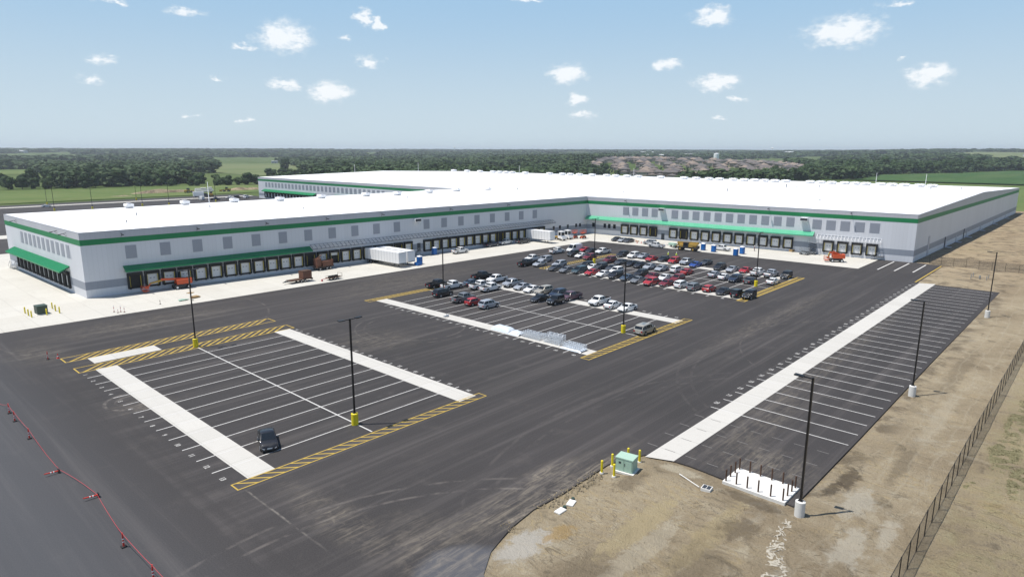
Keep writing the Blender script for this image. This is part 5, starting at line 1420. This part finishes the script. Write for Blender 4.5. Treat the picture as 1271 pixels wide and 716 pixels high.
# small barricade posts on the court
for i, (x, y, h) in enumerate(((38.6, 141.2, 1.2), (38.9, 139.9, .7), (39.5, 140.3, 1.2), (39.9, 139.5, 1.0))):
    o = thing('marker_post', (x, y, .008), 0, 'red and white marker post at the apron edge, '+('leftmost', 'short one inside the cluster', 'tall one inside the cluster', 'rightmost')[i], 'marker post', 'marker posts at the apron edge')
    MB().box(-.15, .15, -.15, .15, 0, .06).build('base', M['black'], o); m = MB()
    for k in range(4): m.tube((0, 0, .06+k*h/4), (0, 0, .06+(k+1)*h/4), .05, .05, 8, k % 2)
    m.build('post', [M['reflect'], M['white']], o)
for i, (x, y) in enumerate(((47.2, 141.6), (53.2, 140.3))):
    o = thing('marker_post', (x, y, .008), 0, ('thin dark marker post left of the green sheet bundle', 'thin dark marker post between the pallets and the asphalt')[i], 'marker post')
    MB().tube((0, 0, 0), (0, 0, .9), .05, .05, 8).build('post', M['rust'], o); MB().box(-.15, .15, -.15, .15, 0, .06).build('base', M['black'], o)
for i, (x, y) in enumerate(((197, 122.5), (197.5, 119.3), (198.2, 118.0), (193.9, 118.4), (194.6, 117.2), (193.2, 119.6))):
    o = thing('traffic_cone', (x, y, .008), 0, 'tiny orange cone on the concrete before the lit docks, '+ordw(i, 6), 'cone', 'tiny cones before the lit docks')
    MB().box(-.2, .2, -.2, .2, 0, .04).build('base', M['reflect'], o); MB().tube((0, 0, .04), (0, 0, .75), .15, .03, 10).build('cone', M['reflect'], o)
# seeded weeds past the fence
def weeds():
    v, f = [], []; r = random.Random(3)
    spots = [(82, 5.0, 6.5, 1.7, 6000), (72.8, 6.4, 1.0, .35, 420), (71.2, 6.8, .9, .3, 300), (92, 5.0, 6, 1.3, 3200), (75, 3.2, 5, 1.0, 2200), (100, 4, 7, 2, 2200)]
    for cx, cy, rx, ry, n in spots:
        for _ in range(n):
            a, q = r.uniform(0, 2*pi), sqrt(r.random())*(.72+.45*noise.noise((cx+cos(r.random()*6)*3, cy, 2.)))
            x, y = cx+rx*q*cos(a), cy+ry*q*sin(a)
            if noise.noise((x*.9, y*.9, 4.)) < -.12: continue
            z = dirt_h(x, y); w = r.uniform(.05, .12); h = r.uniform(.02, .06); b = r.uniform(0, pi)
            dx, dy = w*cos(b), w*sin(b); k = len(v)
            v += [(x-dx, y-dy, z), (x+dx, y+dy, z), (x+dx*.6+.1*dy, y+dy*.6+.1, z+h), (x-dx*.6+.1*dy, y-dy*.6+.1, z+h)]; f.append((k, k+1, k+2, k+3))
    return MB().add(v, f).build('weeds', M['weed'])
tag(weeds(), 'pale yellow green weeds growing past the chain link fence', 'weeds', None, 'stuff')
# loose clods and stones on the dirt
def clods():
    m = MB(); r = random.Random(5)
    for _ in range(4200):
        x, y = r.uniform(29, 120), r.uniform(-6, 33)
        if y > 17.2 and x > 55.5: continue
        if r.random() < .25: x = r.uniform(31, 54); y = 33.9+r.uniform(-.9, .7)
        if x < 30 or (x < 36 and y > 31): continue
        if noise.noise((x*.2, y*.2, 1.)) < .05: continue
        s = r.uniform(.03, .13)*(1.4 if r.random() < .05 else 1); z = max(0., dirt_h(x, y)) if y > 32.8 else dirt_h(x, y); a = r.uniform(0, 6)
        m.add([(x+s*cos(a), y+s*sin(a), z-.02), (x+s*cos(a+2.1), y+s*sin(a+2.1), z-.02), (x+s*cos(a+4.2), y+s*sin(a+4.2), z-.02), (x+.2*s, y, z+s*.8)], [(0, 1, 3), (1, 2, 3), (2, 0, 3)])
    return m.build('dirt_clods', M['dirt'])
tag(clods(), 'loose clods and stones scattered on the bare dirt', 'clods', None, 'stuff')

# ------------------------------------------------------------------ people
def person(loc, rz, lab, vest):
    o = thing('person', loc, rz, lab, 'person', None)
    J = [((0, 0, .95), .15), ((0, 0, 1.15), .14), ((0, 0, 1.38), .16), ((0, 0, 1.5), .07), ((0, .01, 1.58), .075), ((.02, 0, 1.68), .1), ((.01, 0, 1.78), .07),
         ((0, .1, .9), .1), ((.03, .11, .5), .07), ((-.02, .12, .1), .05), ((.1, .13, .04), .045),
         ((0, -.1, .9), .1), ((-.03, -.11, .5), .07), ((-.05, -.12, .1), .05), ((.07, -.13, .04), .045),
         ((0, .2, 1.42), .065), ((.02, .27, 1.15), .05), ((.14, .25, .92), .036), ((0, -.2, 1.42), .065), ((.02, -.27, 1.15), .05), ((.14, -.25, .92), .036)]
    E = [(0, 1), (1, 2), (2, 3), (3, 4), (4, 5), (5, 6), (0, 7), (7, 8), (8, 9), (9, 10), (0, 11), (11, 12), (12, 13), (13, 14), (2, 15), (15, 16), (16, 17), (2, 18), (18, 19), (19, 20)]
    for hand in (17, 20):
        hx, hy, hz = J[hand][0]
        for k in range(5):
            J.append(((hx+.05+.012*k, hy+(.02*(k-2)), hz-.05), .012)); E.append((hand, len(J)-1))
    me = bpy.data.meshes.new('body'); me.from_pydata([p for p, _ in J], E, []); b = bpy.data.objects.new('body', me); COL.objects.link(b); b.parent = o
    sk = b.modifiers.new('skin', 'SKIN'); 
    for i, (_, r) in enumerate(J): me.skin_vertices[0].data[i].radius = (r, r)
    me.skin_vertices[0].data[0].use_root = True
    b.modifiers.new('sub', 'SUBSURF').levels = 1; me.materials.append(M['skin'])
    m = MB()
    def ring_loft(secs, mi=0, n=14):
        vs, fs = [], []
        for z, rx, ry, cx, cy in secs: vs += [(cx+rx*cos(2*pi*k/n), cy+ry*sin(2*pi*k/n), z) for k in range(n)]
        for i in range(len(secs)-1):
            for k in range(n): fs.append((i*n+k, i*n+(k+1) % n, (i+1)*n+(k+1) % n, (i+1)*n+k))
        return vs, fs
    MB().add(*ring_loft([(.92, .17, .2, 0, 0), (1.15, .16, .19, 0, 0), (1.36, .17, .23, 0, 0), (1.47, .12, .2, 0, 0), (1.51, .08, .1, 0, 0)])).build('vest', vest, o, True)
    t = MB(); t.add(*ring_loft([(.06, .075, .075, -.03, .12), (.5, .09, .09, .03, .11), (.9, .13, .12, 0, .09), (.98, .14, .12, 0, .08)])); t.add(*ring_loft([(.06, .075, .075, -.05, -.12), (.5, .09, .09, -.03, -.11), (.9, .13, .12, 0, -.09), (.98, .14, .12, 0, -.08)]))
    t.build('trousers', M['denim'], o, True)
    MB().add(*ring_loft([(1.72, .16, .14, .03, 0), (1.74, .125, .115, .02, 0), (1.82, .1, .095, .01, 0), (1.86, .04, .04, .01, 0)])).build('hard_hat', M['hat'], o, True)
person((172.4, 95.9, 0), 2.9, 'left person in yellow-green vest standing behind the black car', M['hivis'])
person((173.1, 93.6, 0), 3.4, 'right person in yellow-green vest standing behind the black car', M['hivis'])
person((202.8, 82.6, .008), 2.2, 'person in dark clothes standing alone on the concrete before the lit docks', M['denim'])
person((204.4, 60.8, .008), 3.0, 'person in yellow-green vest standing beside the folded orange boom lift', M['hivis'])
# ------------------------------------------------------------------ works beyond the wing
def box_truck(loc, rz, lab):
    o = thing('box_truck', loc, rz, lab, 'truck')
    MB().box(-5.2, 1.2, -1.25, 1.25, 1.0, 3.9).build('box', M['white'], o); MB().box(1.35, 3.2, -1.1, 1.1, .7, 2.7).box(3.2, 4.2, -1., 1., .7, 1.6).build('cab', M['dsteel'], o)
    MB().box(3.2, 3.22, -.95, .95, 1.7, 2.6).build('windscreen', M['glass'], o); wheel_set(o, [(x, s*1.1) for x in (-3.6, 3.1) for s in (-1, 1)], .48, .35)
box_truck((183, 450, 0), radians(-15), 'white box truck standing on the lot behind the warehouse wing')
def loader(loc, rz, lab, mat):
    o = thing('wheel_loader', loc, rz, lab, 'loader', 'yellow loaders at the far works')
    MB().box(-3, .6, -1.1, 1.1, .9, 2.2).box(.6, 2.4, -.8, .8, .8, 1.4).build('body', mat, o); MB().box(-.9, .5, -.8, .8, 2.2, 3.4).build('cab', M['dsteel'], o)
    MB().bar((2, -.6, 1.5), (4, -.6, .9), .3).bar((2, .6, 1.5), (4, .6, .9), .3).box(3.8, 4.8, -1.4, 1.4, .2, 1.4).build('bucket', mat, o); wheel_set(o, [(x, s*1.15) for x in (-1.7, 1.7) for s in (-1, 1)], .75, .55)
loader((190, 452, 0), 1.2, 'orange yellow loader beside the white box truck behind the wing', M['olive'])
loader((196, 505, 0), .4, 'yellow loader left among the dirt heaps at the far works', M['olive'])
loader((222, 500, 0), 2.4, 'yellow loader right among the dirt heaps at the far works', M['olive'])
def heap(loc, L, Wd, H, mat, lab, name, seed):
    v, f = [], []; n = 18
    for j in range(n+1):
        for i in range(n+1):
            u, w = -1+2*i/n, -1+2*j/n; q = max(0, 1-(u*u)**1.0)*max(0, 1-w*w)
            v.append((u*L/2, w*Wd/2, H*q*(.7+.6*noise.noise((u*2, w*2, seed)))))
    for j in range(n):
        for i in range(n): a = j*(n+1)+i; f.append((a, a+1, a+n+2, a+n+1))
    o = MB().add(v, f).build(name, mat, None, True); o.location = loc; tag(o, lab, 'heap', 'heaps at the far works')
heap((186, 520, -.2), 50, 10, 3.5, M['dirt'], 'long brown earth bank left at the far works', 'earth_bank', 1)
heap((240, 512, -.2), 40, 10, 2.6, M['dirt'], 'brown earth bank right at the far works', 'earth_bank', 2)
heap((150, 500, -.2), 18, 6, .8, M['dirt'], 'low rusty brown heap in the grass beyond the far lot', 'soil_heap', 3)
heap((275, 500, -.2), 60, 8, 1.6, M['concrete'], 'long pale gravel heap beyond the far lot', 'gravel_heap', 4)
for i, (x, y, L) in enumerate(((200, 498, 4), (206, 503, 5), (213, 508, 4), (250, 500, 6), (262, 506, 5))):
    o = thing('pipe_stack', (x, y, 0), .3*i, 'stack of white concrete pipes at the far works, '+ordw(i, 5), 'pipe stack', 'white pipe stacks at the far works')
    m = MB()
    for a in range(3):
        for b in range(3-a): m.tube((-L/2, -1.3+1.25*b+.62*a, .6+1.1*a), (L/2, -1.3+1.25*b+.62*a, .6+1.1*a), .58, .58, 12)
    m.build('pipe', M['offwhite'], o); MB().box(-L/2, -L/2+.2, -2, 1.9, -.2, .06).box(L/2-.2, L/2, -2, 1.9, -.2, .06).build('skid', M['tan'], o)
FC = [('pickup', 'white', 190, 424, 20), ('suv', 'black', 196, 426, 10), ('pickup', 'white', 188, 416, 80), ('sedan', 'silver', 199, 420, 40), ('pickup', 'dark grey', 178, 418, 0), ('suv', 'white', 203, 428, 15), ('van', 'white', 172, 424, 90), ('sedan', 'white', 92, 432, 0)]
lst = []
for i, (k, c, x, y, h) in enumerate(FC):
    o = dup(proto[k]); o.location = (x, y, .01); o.rotation_euler = (0, 0, radians(h)); lst.append((proj((x, y, 0))[0], o, k, c))
lst.sort(key=lambda t: t[0])
for i, (_, o, k, c) in enumerate(lst):
    tag(o, '%s %s on the lot behind the wing, %s of those' % (c, KN[k], ordw(i, len(lst))), 'vehicle', 'vehicles behind the wing')
    b = [q for q in o.children if q.name.startswith('body')][0]; b.material_slots[0].link = 'OBJECT'; b.material_slots[0].material = paint(c)

# ------------------------------------------------------------------ trees
def crown_arrays(seed, H, Rw, nclump, nleaf, leaf):
    """leaf quads gathered in clumps spread through an uneven crown"""
    r = np.random.default_rng(seed); V = []
    for c in range(nclump):
        a = r.uniform(0, 2*pi); t = r.uniform(.0, 1)**.8; z = H*(.13+.77*r.uniform(0, 1))
        k = sqrt(max(.05, 1-((z/H-.5)/.52)**2)); rad = Rw*k*t*.8
        cx, cy = rad*cos(a), rad*sin(a); cr = Rw*r.uniform(.26, .5)
        n = int(nleaf*(cr/Rw/.38)**2); d = r.normal(size=(n, 3)); d /= np.linalg.norm(d, axis=1)[:, None]
        p = d*cr*r.uniform(.55, 1.08, (n, 1))*np.array([1, 1, .78])+np.array([cx, cy, z])
        # leaf plane: roughly facing outward, jittered
        nrm = d+r.normal(size=(n, 3))*.3+np.array([0, 0, .25]); nrm /= np.linalg.norm(nrm, axis=1)[:, None]
        t1 = np.cross(nrm, r.normal(size=(n, 3))); t1 /= np.linalg.norm(t1, axis=1)[:, None]; t2 = np.cross(nrm, t1)
        s = leaf*r.uniform(.55, 1.25, (n, 1))
        V.append(np.stack([p-t1*s-t2*s*.6, p+t1*s-t2*s*.6, p+t1*s*.7+t2*s*.8, p-t1*s*.7+t2*s*.8], 1))
    V = np.concatenate(V).reshape(-1, 3); V[:, 2] = np.maximum(V[:, 2], .15); return V
def quads_mesh(name, V, mat):
    n = len(V)//4; me = bpy.data.meshes.new(name); me.vertices.add(len(V)); me.vertices.foreach_set('co', V.astype(np.float32).ravel())
    me.loops.add(4*n); me.loops.foreach_set('vertex_index', np.arange(4*n, dtype=np.int32)); me.polygons.add(n)
    me.polygons.foreach_set('loop_start', np.arange(0, 4*n, 4, dtype=np.int32)); me.materials.append(mat); me.update(calc_edges=True); return me
def make_tree(seed, H, Rw, mat):
    o = thing('tree', (0, 0, 0)); r = random.Random(seed)
    m = MB().tube((0, 0, -.5), (.2, .1, H*.35), .38, .24, 8).tube((.2, .1, H*.35), (.1, -.2, H*.75), .24, .08, 8)
    for k in range(5):
        a = r.uniform(0, 6.28); z = H*r.uniform(.25, .5); m.tube((.15, .05, z), (Rw*.6*cos(a), Rw*.6*sin(a), z+H*.22), .12, .04, 6)
    m.build('trunk', M['bark'], o)
    c = bpy.data.objects.new('crown', quads_mesh('crown', crown_arrays(seed, H, Rw, 22, 120, .66), mat)); COL.objects.link(c); c.parent = o
    return o
KT = [make_tree(11, 13, 6.5, M['leaf']), make_tree(12, 15, 6.2, M['leaf']), make_tree(13, 12, 7.2, M['leaf2']), make_tree(14, 16, 7.5, M['leaf']), make_tree(15, 10, 5.5, M['leaf2']), make_tree(16, 18, 7.0, M['leaf'])]
TT = [tree_of(t) for t in KT]; usedt = set()
def in_poly(x, y, P):
    c = False; j = len(P)-1
    for i in range(len(P)):
        if (P[i][1] > y) != (P[j][1] > y) and x < (P[j][0]-P[i][0])*(y-P[i][1])/(P[j][1]-P[i][1])+P[i][0]: c = not c
        j = i
    return c
FRONT = [(440, 300), (735, 280), (980, 300), (1000, 400), (720, 520), (600, 440), (440, 325)]
HOUSES = [(1420, 980), (1690, 1010), (1620, 640), (960, 300), (738, 285), (705, 440), (800, 590)]
def blocked(x, y, pad=0):
    if -260 < x < 445 and -300 < y < 475: return True
    if 436 < x < 790 and -300 < y < 250: return True
    if y < 640 and x < 300 and y > 200 and x > -260: return True
    az_ = math.degrees(atan2(y, x)); r_ = sqrt(x*x+y*y)
    if 59.3 < az_ < 68.8 and r_ < 1000: return True
    if az_ > 77.3 and r_ < 1060: return True
    return any(in_poly(x, y, p) for p in F_POLY.values()) or in_poly(x, y, HOUSES) or in_poly(x, y, FRONT)
tl = []
def put_tree(x, y, kind, sc):
    tl.append((x, y, kind, sc))
r = random.Random(21)
def line(pts, step, depth, kinds, s0=.8, s1=1.15):
    for (x0, y0), (x1, y1) in zip(pts, pts[1:]):
        L = sqrt((x1-x0)**2+(y1-y0)**2); n = max(1, int(L/step))
        for k in range(n):
            t = (k+r.random()*.8)/n; x, y = x0+(x1-x0)*t, y0+(y1-y0)*t; q = r.uniform(0, depth); d = sqrt(x*x+y*y)
            put_tree(x+x/d*q, y+y/d*q, r.choice(kinds), r.uniform(s0, s1))
NL = [(-40, 655), (107, 640), (138, 640), (164, 622), (190, 640), (224, 615), (251, 590), (289, 590), (330, 582)]
NA_, NB_ = NL[:6], NL[5:]
line(NA_, 9.5, 12, (0, 1, 2, 3, 4), .6, 1.0); line([(x*1.05, y*1.05) for x, y in NA_], 10, 20, (0, 1, 3, 2), .7, 1.05); line([(x*1.12, y*1.12) for x, y in NL[2:6]], 11, 30, (1, 3, 5), .8, 1.1)
line(NB_, 9.5, 10, (0, 2, 4), .55, .85); line([(x*1.06, y*1.06) for x, y in NB_], 11, 20, (0, 2, 4), .55, .85)
line([(393, 770), (459, 800)], 10, 10, (0, 2, 4), .6, .9); line([(640, 540), (690, 520), (722, 500)], 8, 30, (0, 1, 2, 4), .7, 1.0); line([(455, 700), (560, 690), (640, 630)], 10, 30, (0, 1, 2, 3), .9, 1.25); line([(465, 640), (560, 600), (640, 540)], 10, 20, (0, 2, 4), .8, 1.1); line([(690, 500), (712, 470)], 9, 10, (2, 4), .55, .75)
for x, y, k, s in ((520, 960, 3, 1.2), (560, 900, 3, 1.25), (578, 890, 0, 1.1), (600, 905, 2, 1.0), (548, 880, 4, 1.1), (605, 870, 4, 1.1)): put_tree(x, y, k, s)
line([(775, 300), (800, 275), (815, 262)], 8, 14, (0, 2, 3, 4), .8, 1.15)
line([(977, 316), (1005, 247), (1097, 202), (1300, 160), (1400, 122)], 9.5, 14, (0, 1, 3, 4), .9, 1.25); line([(1030, 330), (1080, 262), (1180, 222), (1400, 175)], 10.5, 30, (1, 3, 5, 0), 1., 1.3)
line([(830, 262), (905, 258), (985, 256)], 9, 8, (0, 4, 2), .7, 1.0)
tl = [t for t in tl if abs(atan2(t[1], t[0])-YAW) < .86]
tl.sort(key=lambda t: t[0]**2+t[1]**2); tl = tl[:298]
LB = ['round dark green tree in the belts beyond the warehouse', 'tall dark green tree in the belts beyond the warehouse', 'broad lighter green tree in the belts beyond the warehouse', 'large dark spreading tree in the belts beyond the warehouse', 'small light green tree in the belts beyond the warehouse', 'tallest narrow dark tree kind in the belts beyond the warehouse']
for x, y, k, s in tl:
    o = KT[k] if k not in usedt else dup(TT[k]); usedt.add(k)
    o.location = (x, y, elev(x, y)-.3); o.rotation_euler = (0, 0, r.uniform(0, 6.28)); o.scale = (s*r.uniform(.9, 1.15), s*r.uniform(.9, 1.15), s)
    tag(o, LB[k], 'tree', 'trees of kind: '+LB[k].split(' in the')[0])
# wooded country beyond: one mass
def forest():
    g_ = np.random.default_rng(5); out = []
    near = [crown_arrays(100+i, 1., .52, 9, 26, .085) for i in range(6)]
    far = [crown_arrays(200+i, 1., .55, 6, 10, .17) for i in range(6)]
    n = 0
    for band, cnt, (r0, r1), arrs, (h0, h1) in (('a', 3600, (610, 1500), near, (9, 17)), ('b', 6500, (1300, 3200), far, (10, 17)), ('c', 7000, (2800, 7600), far, (12, 20))):
        a = g_.uniform(YAW-.84, YAW+.84, cnt*2); u = g_.uniform(0, 1, cnt*2); rr = np.exp(np.log(r0)+(np.log(r1)-np.log(r0))*u)
        k = 0
        for ai, ri in zip(a, rr):
            x, y = ri*cos(ai), ri*sin(ai)
            if blocked(x, y): continue
            dens = noise.fractal((x*.0022, y*.0022, 2.2), 1., 2., 3)
            if dens < (-.14 if ri < 1500 else .0) and ri > 800: continue
            h = g_.uniform(h0, h1); w = h*g_.uniform(1.0, 1.5)*(1+ri/2600)
            V = arrs[int(g_.integers(6))]; ang = g_.uniform(0, 6.28); c, s = cos(ang), sin(ang)
            P = np.empty_like(V); P[:, 0] = (V[:, 0]*c-V[:, 1]*s)*w+x; P[:, 1] = (V[:, 0]*s+V[:, 1]*c)*w+y; P[:, 2] = V[:, 2]*h+elev(x, y)-h*.12
            out.append(P); k += 1
            if k >= cnt: break
    o = bpy.data.objects.new('forest', quads_mesh('forest', np.concatenate(out), M['forest'])); COL.objects.link(o); return o
tag(forest(), 'wide dark green woodland reaching to the hazy horizon', 'woodland', None, 'stuff')

# ------------------------------------------------------------------ houses and far buildings
def make_house(seed, wm, rm):
    r = random.Random(seed); w, d, h = r.uniform(11, 15), r.uniform(10, 13), r.uniform(5.8, 6.8)
    o = thing('house', (0, 0, 0)); MB().box(-w/2, w/2, -d/2, d/2, -1.5, h).box(-w/2-5, -w/2, -d/2+1, d/2-2, -1.5, 3.2).build('wall', wm, o)
    m = MB(); e = .6; H = h+r.uniform(2.6, 3.8)
    def hip(x0, x1, y0, y1, z0, z1):
        k = (y1-y0)/2*.95
        m.add([(x0, y0, z0), (x1, y0, z0), (x1, y1, z0), (x0, y1, z0), (x0+k, (y0+y1)/2, z1), (max(x0+k+.5, x1-k), (y0+y1)/2, z1)], [(0, 1, 5, 4), (1, 2, 5), (2, 3, 4, 5), (3, 0, 4), (3, 2, 1, 0)])
    hip(-w/2-e, w/2+e, -d/2-e, d/2+e, h, H); hip(-w/2-5-e, -w/2+2, -d/2+.4, d/2-1.4, 3.2, 5.2)
    m.build('roof', rm, o)
    wn = MB()
    for zz in (1, 3.9):
        for k in range(4):
            x = -w/2+1.5+k*(w-3)/3; wn.box(x-.6, x+.6, -d/2-.05, -d/2, zz, zz+1.4)
            y = -d/2+1.5+k*(d-3)/3; wn.box(-w/2-.05, -w/2, y-.5, y+.5, zz if zz > 3 else 3.9, (zz if zz > 3 else 3.9)+1.3)
    wn.build('window', M['glass'], o)
    MB().box(-w/2-5.05, -w/2-5, -d/2+1.6, d/2-2.6, -.2, 2.4).build('garage_door', M['housewall2'], o)
    return o
HP = [make_house(1, M['housewall'], M['houseroof']), make_house(2, M['housewall2'], M['houseroof2']), make_house(3, M['housewall'], M['houseroof4']), make_house(4, M['housewall2'], M['houseroof3'])]
HT = [tree_of(h) for h in HP]; used = set(); r = random.Random(9); hl_ = []
ax = Vector((cos(.5), sin(.5))); ay = Vector((-ax.y, ax.x))
for i in range(-32, 56):
    for j in range(-30, 30):
        p = Vector((1050, 520))+ax*(i*24+r.uniform(-3, 3))+ay*((j//2)*66+(j % 2)*30+r.uniform(-6, 6)+14*sin(i*.23+j*.4))
        if in_poly(p.x, p.y, HOUSES): hl_.append((p.x, p.y, j % 2))
for k in range(17): hl_.append((738-33*k/16+r.uniform(-3, 3)-8, 288+150*k/16*1.0, 0))
hl_.sort(key=lambda t: t[0]**2+t[1]**2); hl_ = hl_[:290]
HL = ['tan house with grey hipped roof on the estate beyond the warehouse', 'pale house with brown hipped roof on the estate beyond the warehouse', 'tan house with light tan hipped roof on the estate beyond the warehouse', 'pale house with dark grey hipped roof on the estate beyond the warehouse']
for x, y, s in hl_:
    k = r.randrange(4); o = HP[k] if k not in used else dup(HT[k]); used.add(k)
    o.location = (x, y, elev(x, y)-.3); o.rotation_euler = (0, 0, .5+(pi if s else 0)+r.choice((0, 0, pi/2))+r.uniform(-.25, .25)); tag(o, HL[k], 'house', 'estate houses: '+HL[k].split(' on the')[0])
struct(field('estate_ground', HOUSES, M['grass'], .1))
struct(MB().sheet([(205, 524), (247, 553), (295, 585), (288, 552), (240, 516), (196, 486)], -.15).build('gravel_yard', M['concrete']))
def at(px, D):
    """ground point D metres out along a bearing"""
    d = fw*F+rt*(px-635.5); q = Vector((d.x, d.y)).normalized()*D; return q.x, q.y
def shed(px, D, L, Wd, H, lab, base=None):
    x, y = at(px, D); o = thing('far_building', (x, y, (elev(x, y)-.3) if base is None else base), YAW-pi/2, lab, 'building', 'pale buildings on the horizon')
    MB().box(-L/2, L/2, -Wd/2, Wd/2, -3, H).build('wall', M['fascia'], o)
    MB().add([(-L/2-.5, -Wd/2-.5, H), (L/2+.5, -Wd/2-.5, H), (L/2+.5, Wd/2+.5, H), (-L/2-.5, Wd/2+.5, H), (-L/2-.5, 0, H+Wd*.06), (L/2+.5, 0, H+Wd*.06)], [(0, 1, 5, 4), (2, 3, 4, 5), (0, 4, 3), (1, 2, 5)]).build('roof', M['roof'], o)
    MB().box(-L*.3, -L*.2, -Wd/2-.1, -Wd/2, -3, H*.5).box(L*.1, L*.2, -Wd/2-.1, -Wd/2, -3, H*.5).build('door', M['dsteel'], o)
for px, D, L, H, lab in ((690, 2500, 120, 9, 'long pale low building in the woods left of the brown houses'), (808, 2600, 90, 10, 'long pale building in the woods above the brown houses'), (792, 3300, 90, 14, 'small white building on the horizon, left above the houses'), (975, 3200, 110, 13, 'white building on the horizon right of the water tank'), (845, 2500, 30, 14, 'tiny white building between trees above the houses'), (1250, 2400, 26, 8, 'white farm shed on the pale hill at right'),
                      (40, 3600, 120, 9, 'pale strip of building far left near the horizon'), (40, 1350, 16, 5, 'tiny white house among trees at far left'), (352, 1650, 14, 6, 'tiny white house among trees above the left pasture')):
    shed(px, D, L, L*.3, H, lab)
def tank(px, D, r_, h, z0, lab, legs):
    x, y = at(px, D); o = thing('water_tower', (x, y, elev(x, y)-.3), 0, lab, 'water tower', 'water towers on the horizon')
    if not legs: MB().tube((0, 0, 0), (0, 0, h), r_, r_, 24).build('tank', M['white'], o, True, 40); MB().tube((0, 0, h), (0, 0, h+2), r_, r_*.2, 24).build('roof', M['white'], o)
    else:
        MB().tube((0, 0, h-8), (0, 0, h-4), r_*.4, r_, 16).tube((0, 0, h-4), (0, 0, h), r_, r_*.7, 16).tube((0, 0, h), (0, 0, h+2.5), r_*.7, r_*.1, 16).build('tank', M['white'], o); MB().tube((0, 0, 0), (0, 0, h-8), 2.2, 1.8, 12).build('column', M['white'], o)
tank(878.5, 2100, 8.0, 17, 0, 'white cylindrical water tank above the brown houses', False)
tank(944.5, 5200, 10, 34, 0, 'small white water tower on the horizon right of the tank', True); tank(567, 5200, 8, 36, 0, 'tiny water tower on the horizon left of centre', True)
# street trees between the houses, too many and too far to tell apart
def estate_trees():
    g_ = np.random.default_rng(8); A = [crown_arrays(300+i, 1., .5, 8, 22, .1) for i in range(4)]; out = []
    for _ in range(4000):
        x, y = g_.uniform(700, 1700), g_.uniform(280, 1020)
        if not in_poly(x, y, HOUSES) or min((x-a)**2+(y-b)**2 for a, b, _q in hl_) < 110: continue
        h = g_.uniform(3, 6.5); V = A[int(g_.integers(4))]; out.append(V*np.array([h, h, h])+np.array([x, y, elev(x, y)-.5]))
        if len(out) > 150: break
    o = bpy.data.objects.new('estate_trees', quads_mesh('estate_trees', np.concatenate(out), M['forest'])); COL.objects.link(o); return o
tag(estate_trees(), 'small street trees scattered between the brown houses', 'trees', None, 'stuff')

# ------------------------------------------------------------------ air
hz = MB().box(-9800, 9800, -9800, 9800, -12, 75).build('haze', [])
m = bpy.data.materials.new('haze'); m.use_nodes = True; nt = m.node_tree
for n in list(nt.nodes):
    if n.type != 'OUTPUT_MATERIAL': nt.nodes.remove(n)
pv = nt.nodes.new('ShaderNodeVolumePrincipled'); pv.inputs['Density'].default_value = 1.15e-4; pv.inputs['Color'].default_value = (.86, .93, 1, 1); pv.inputs['Anisotropy'].default_value = .2
nt.links.new(pv.outputs[0], nt.nodes['Material Output'].inputs['Volume']); hz.data.materials.append(m); tag(hz, None, None, None, 'stuff')
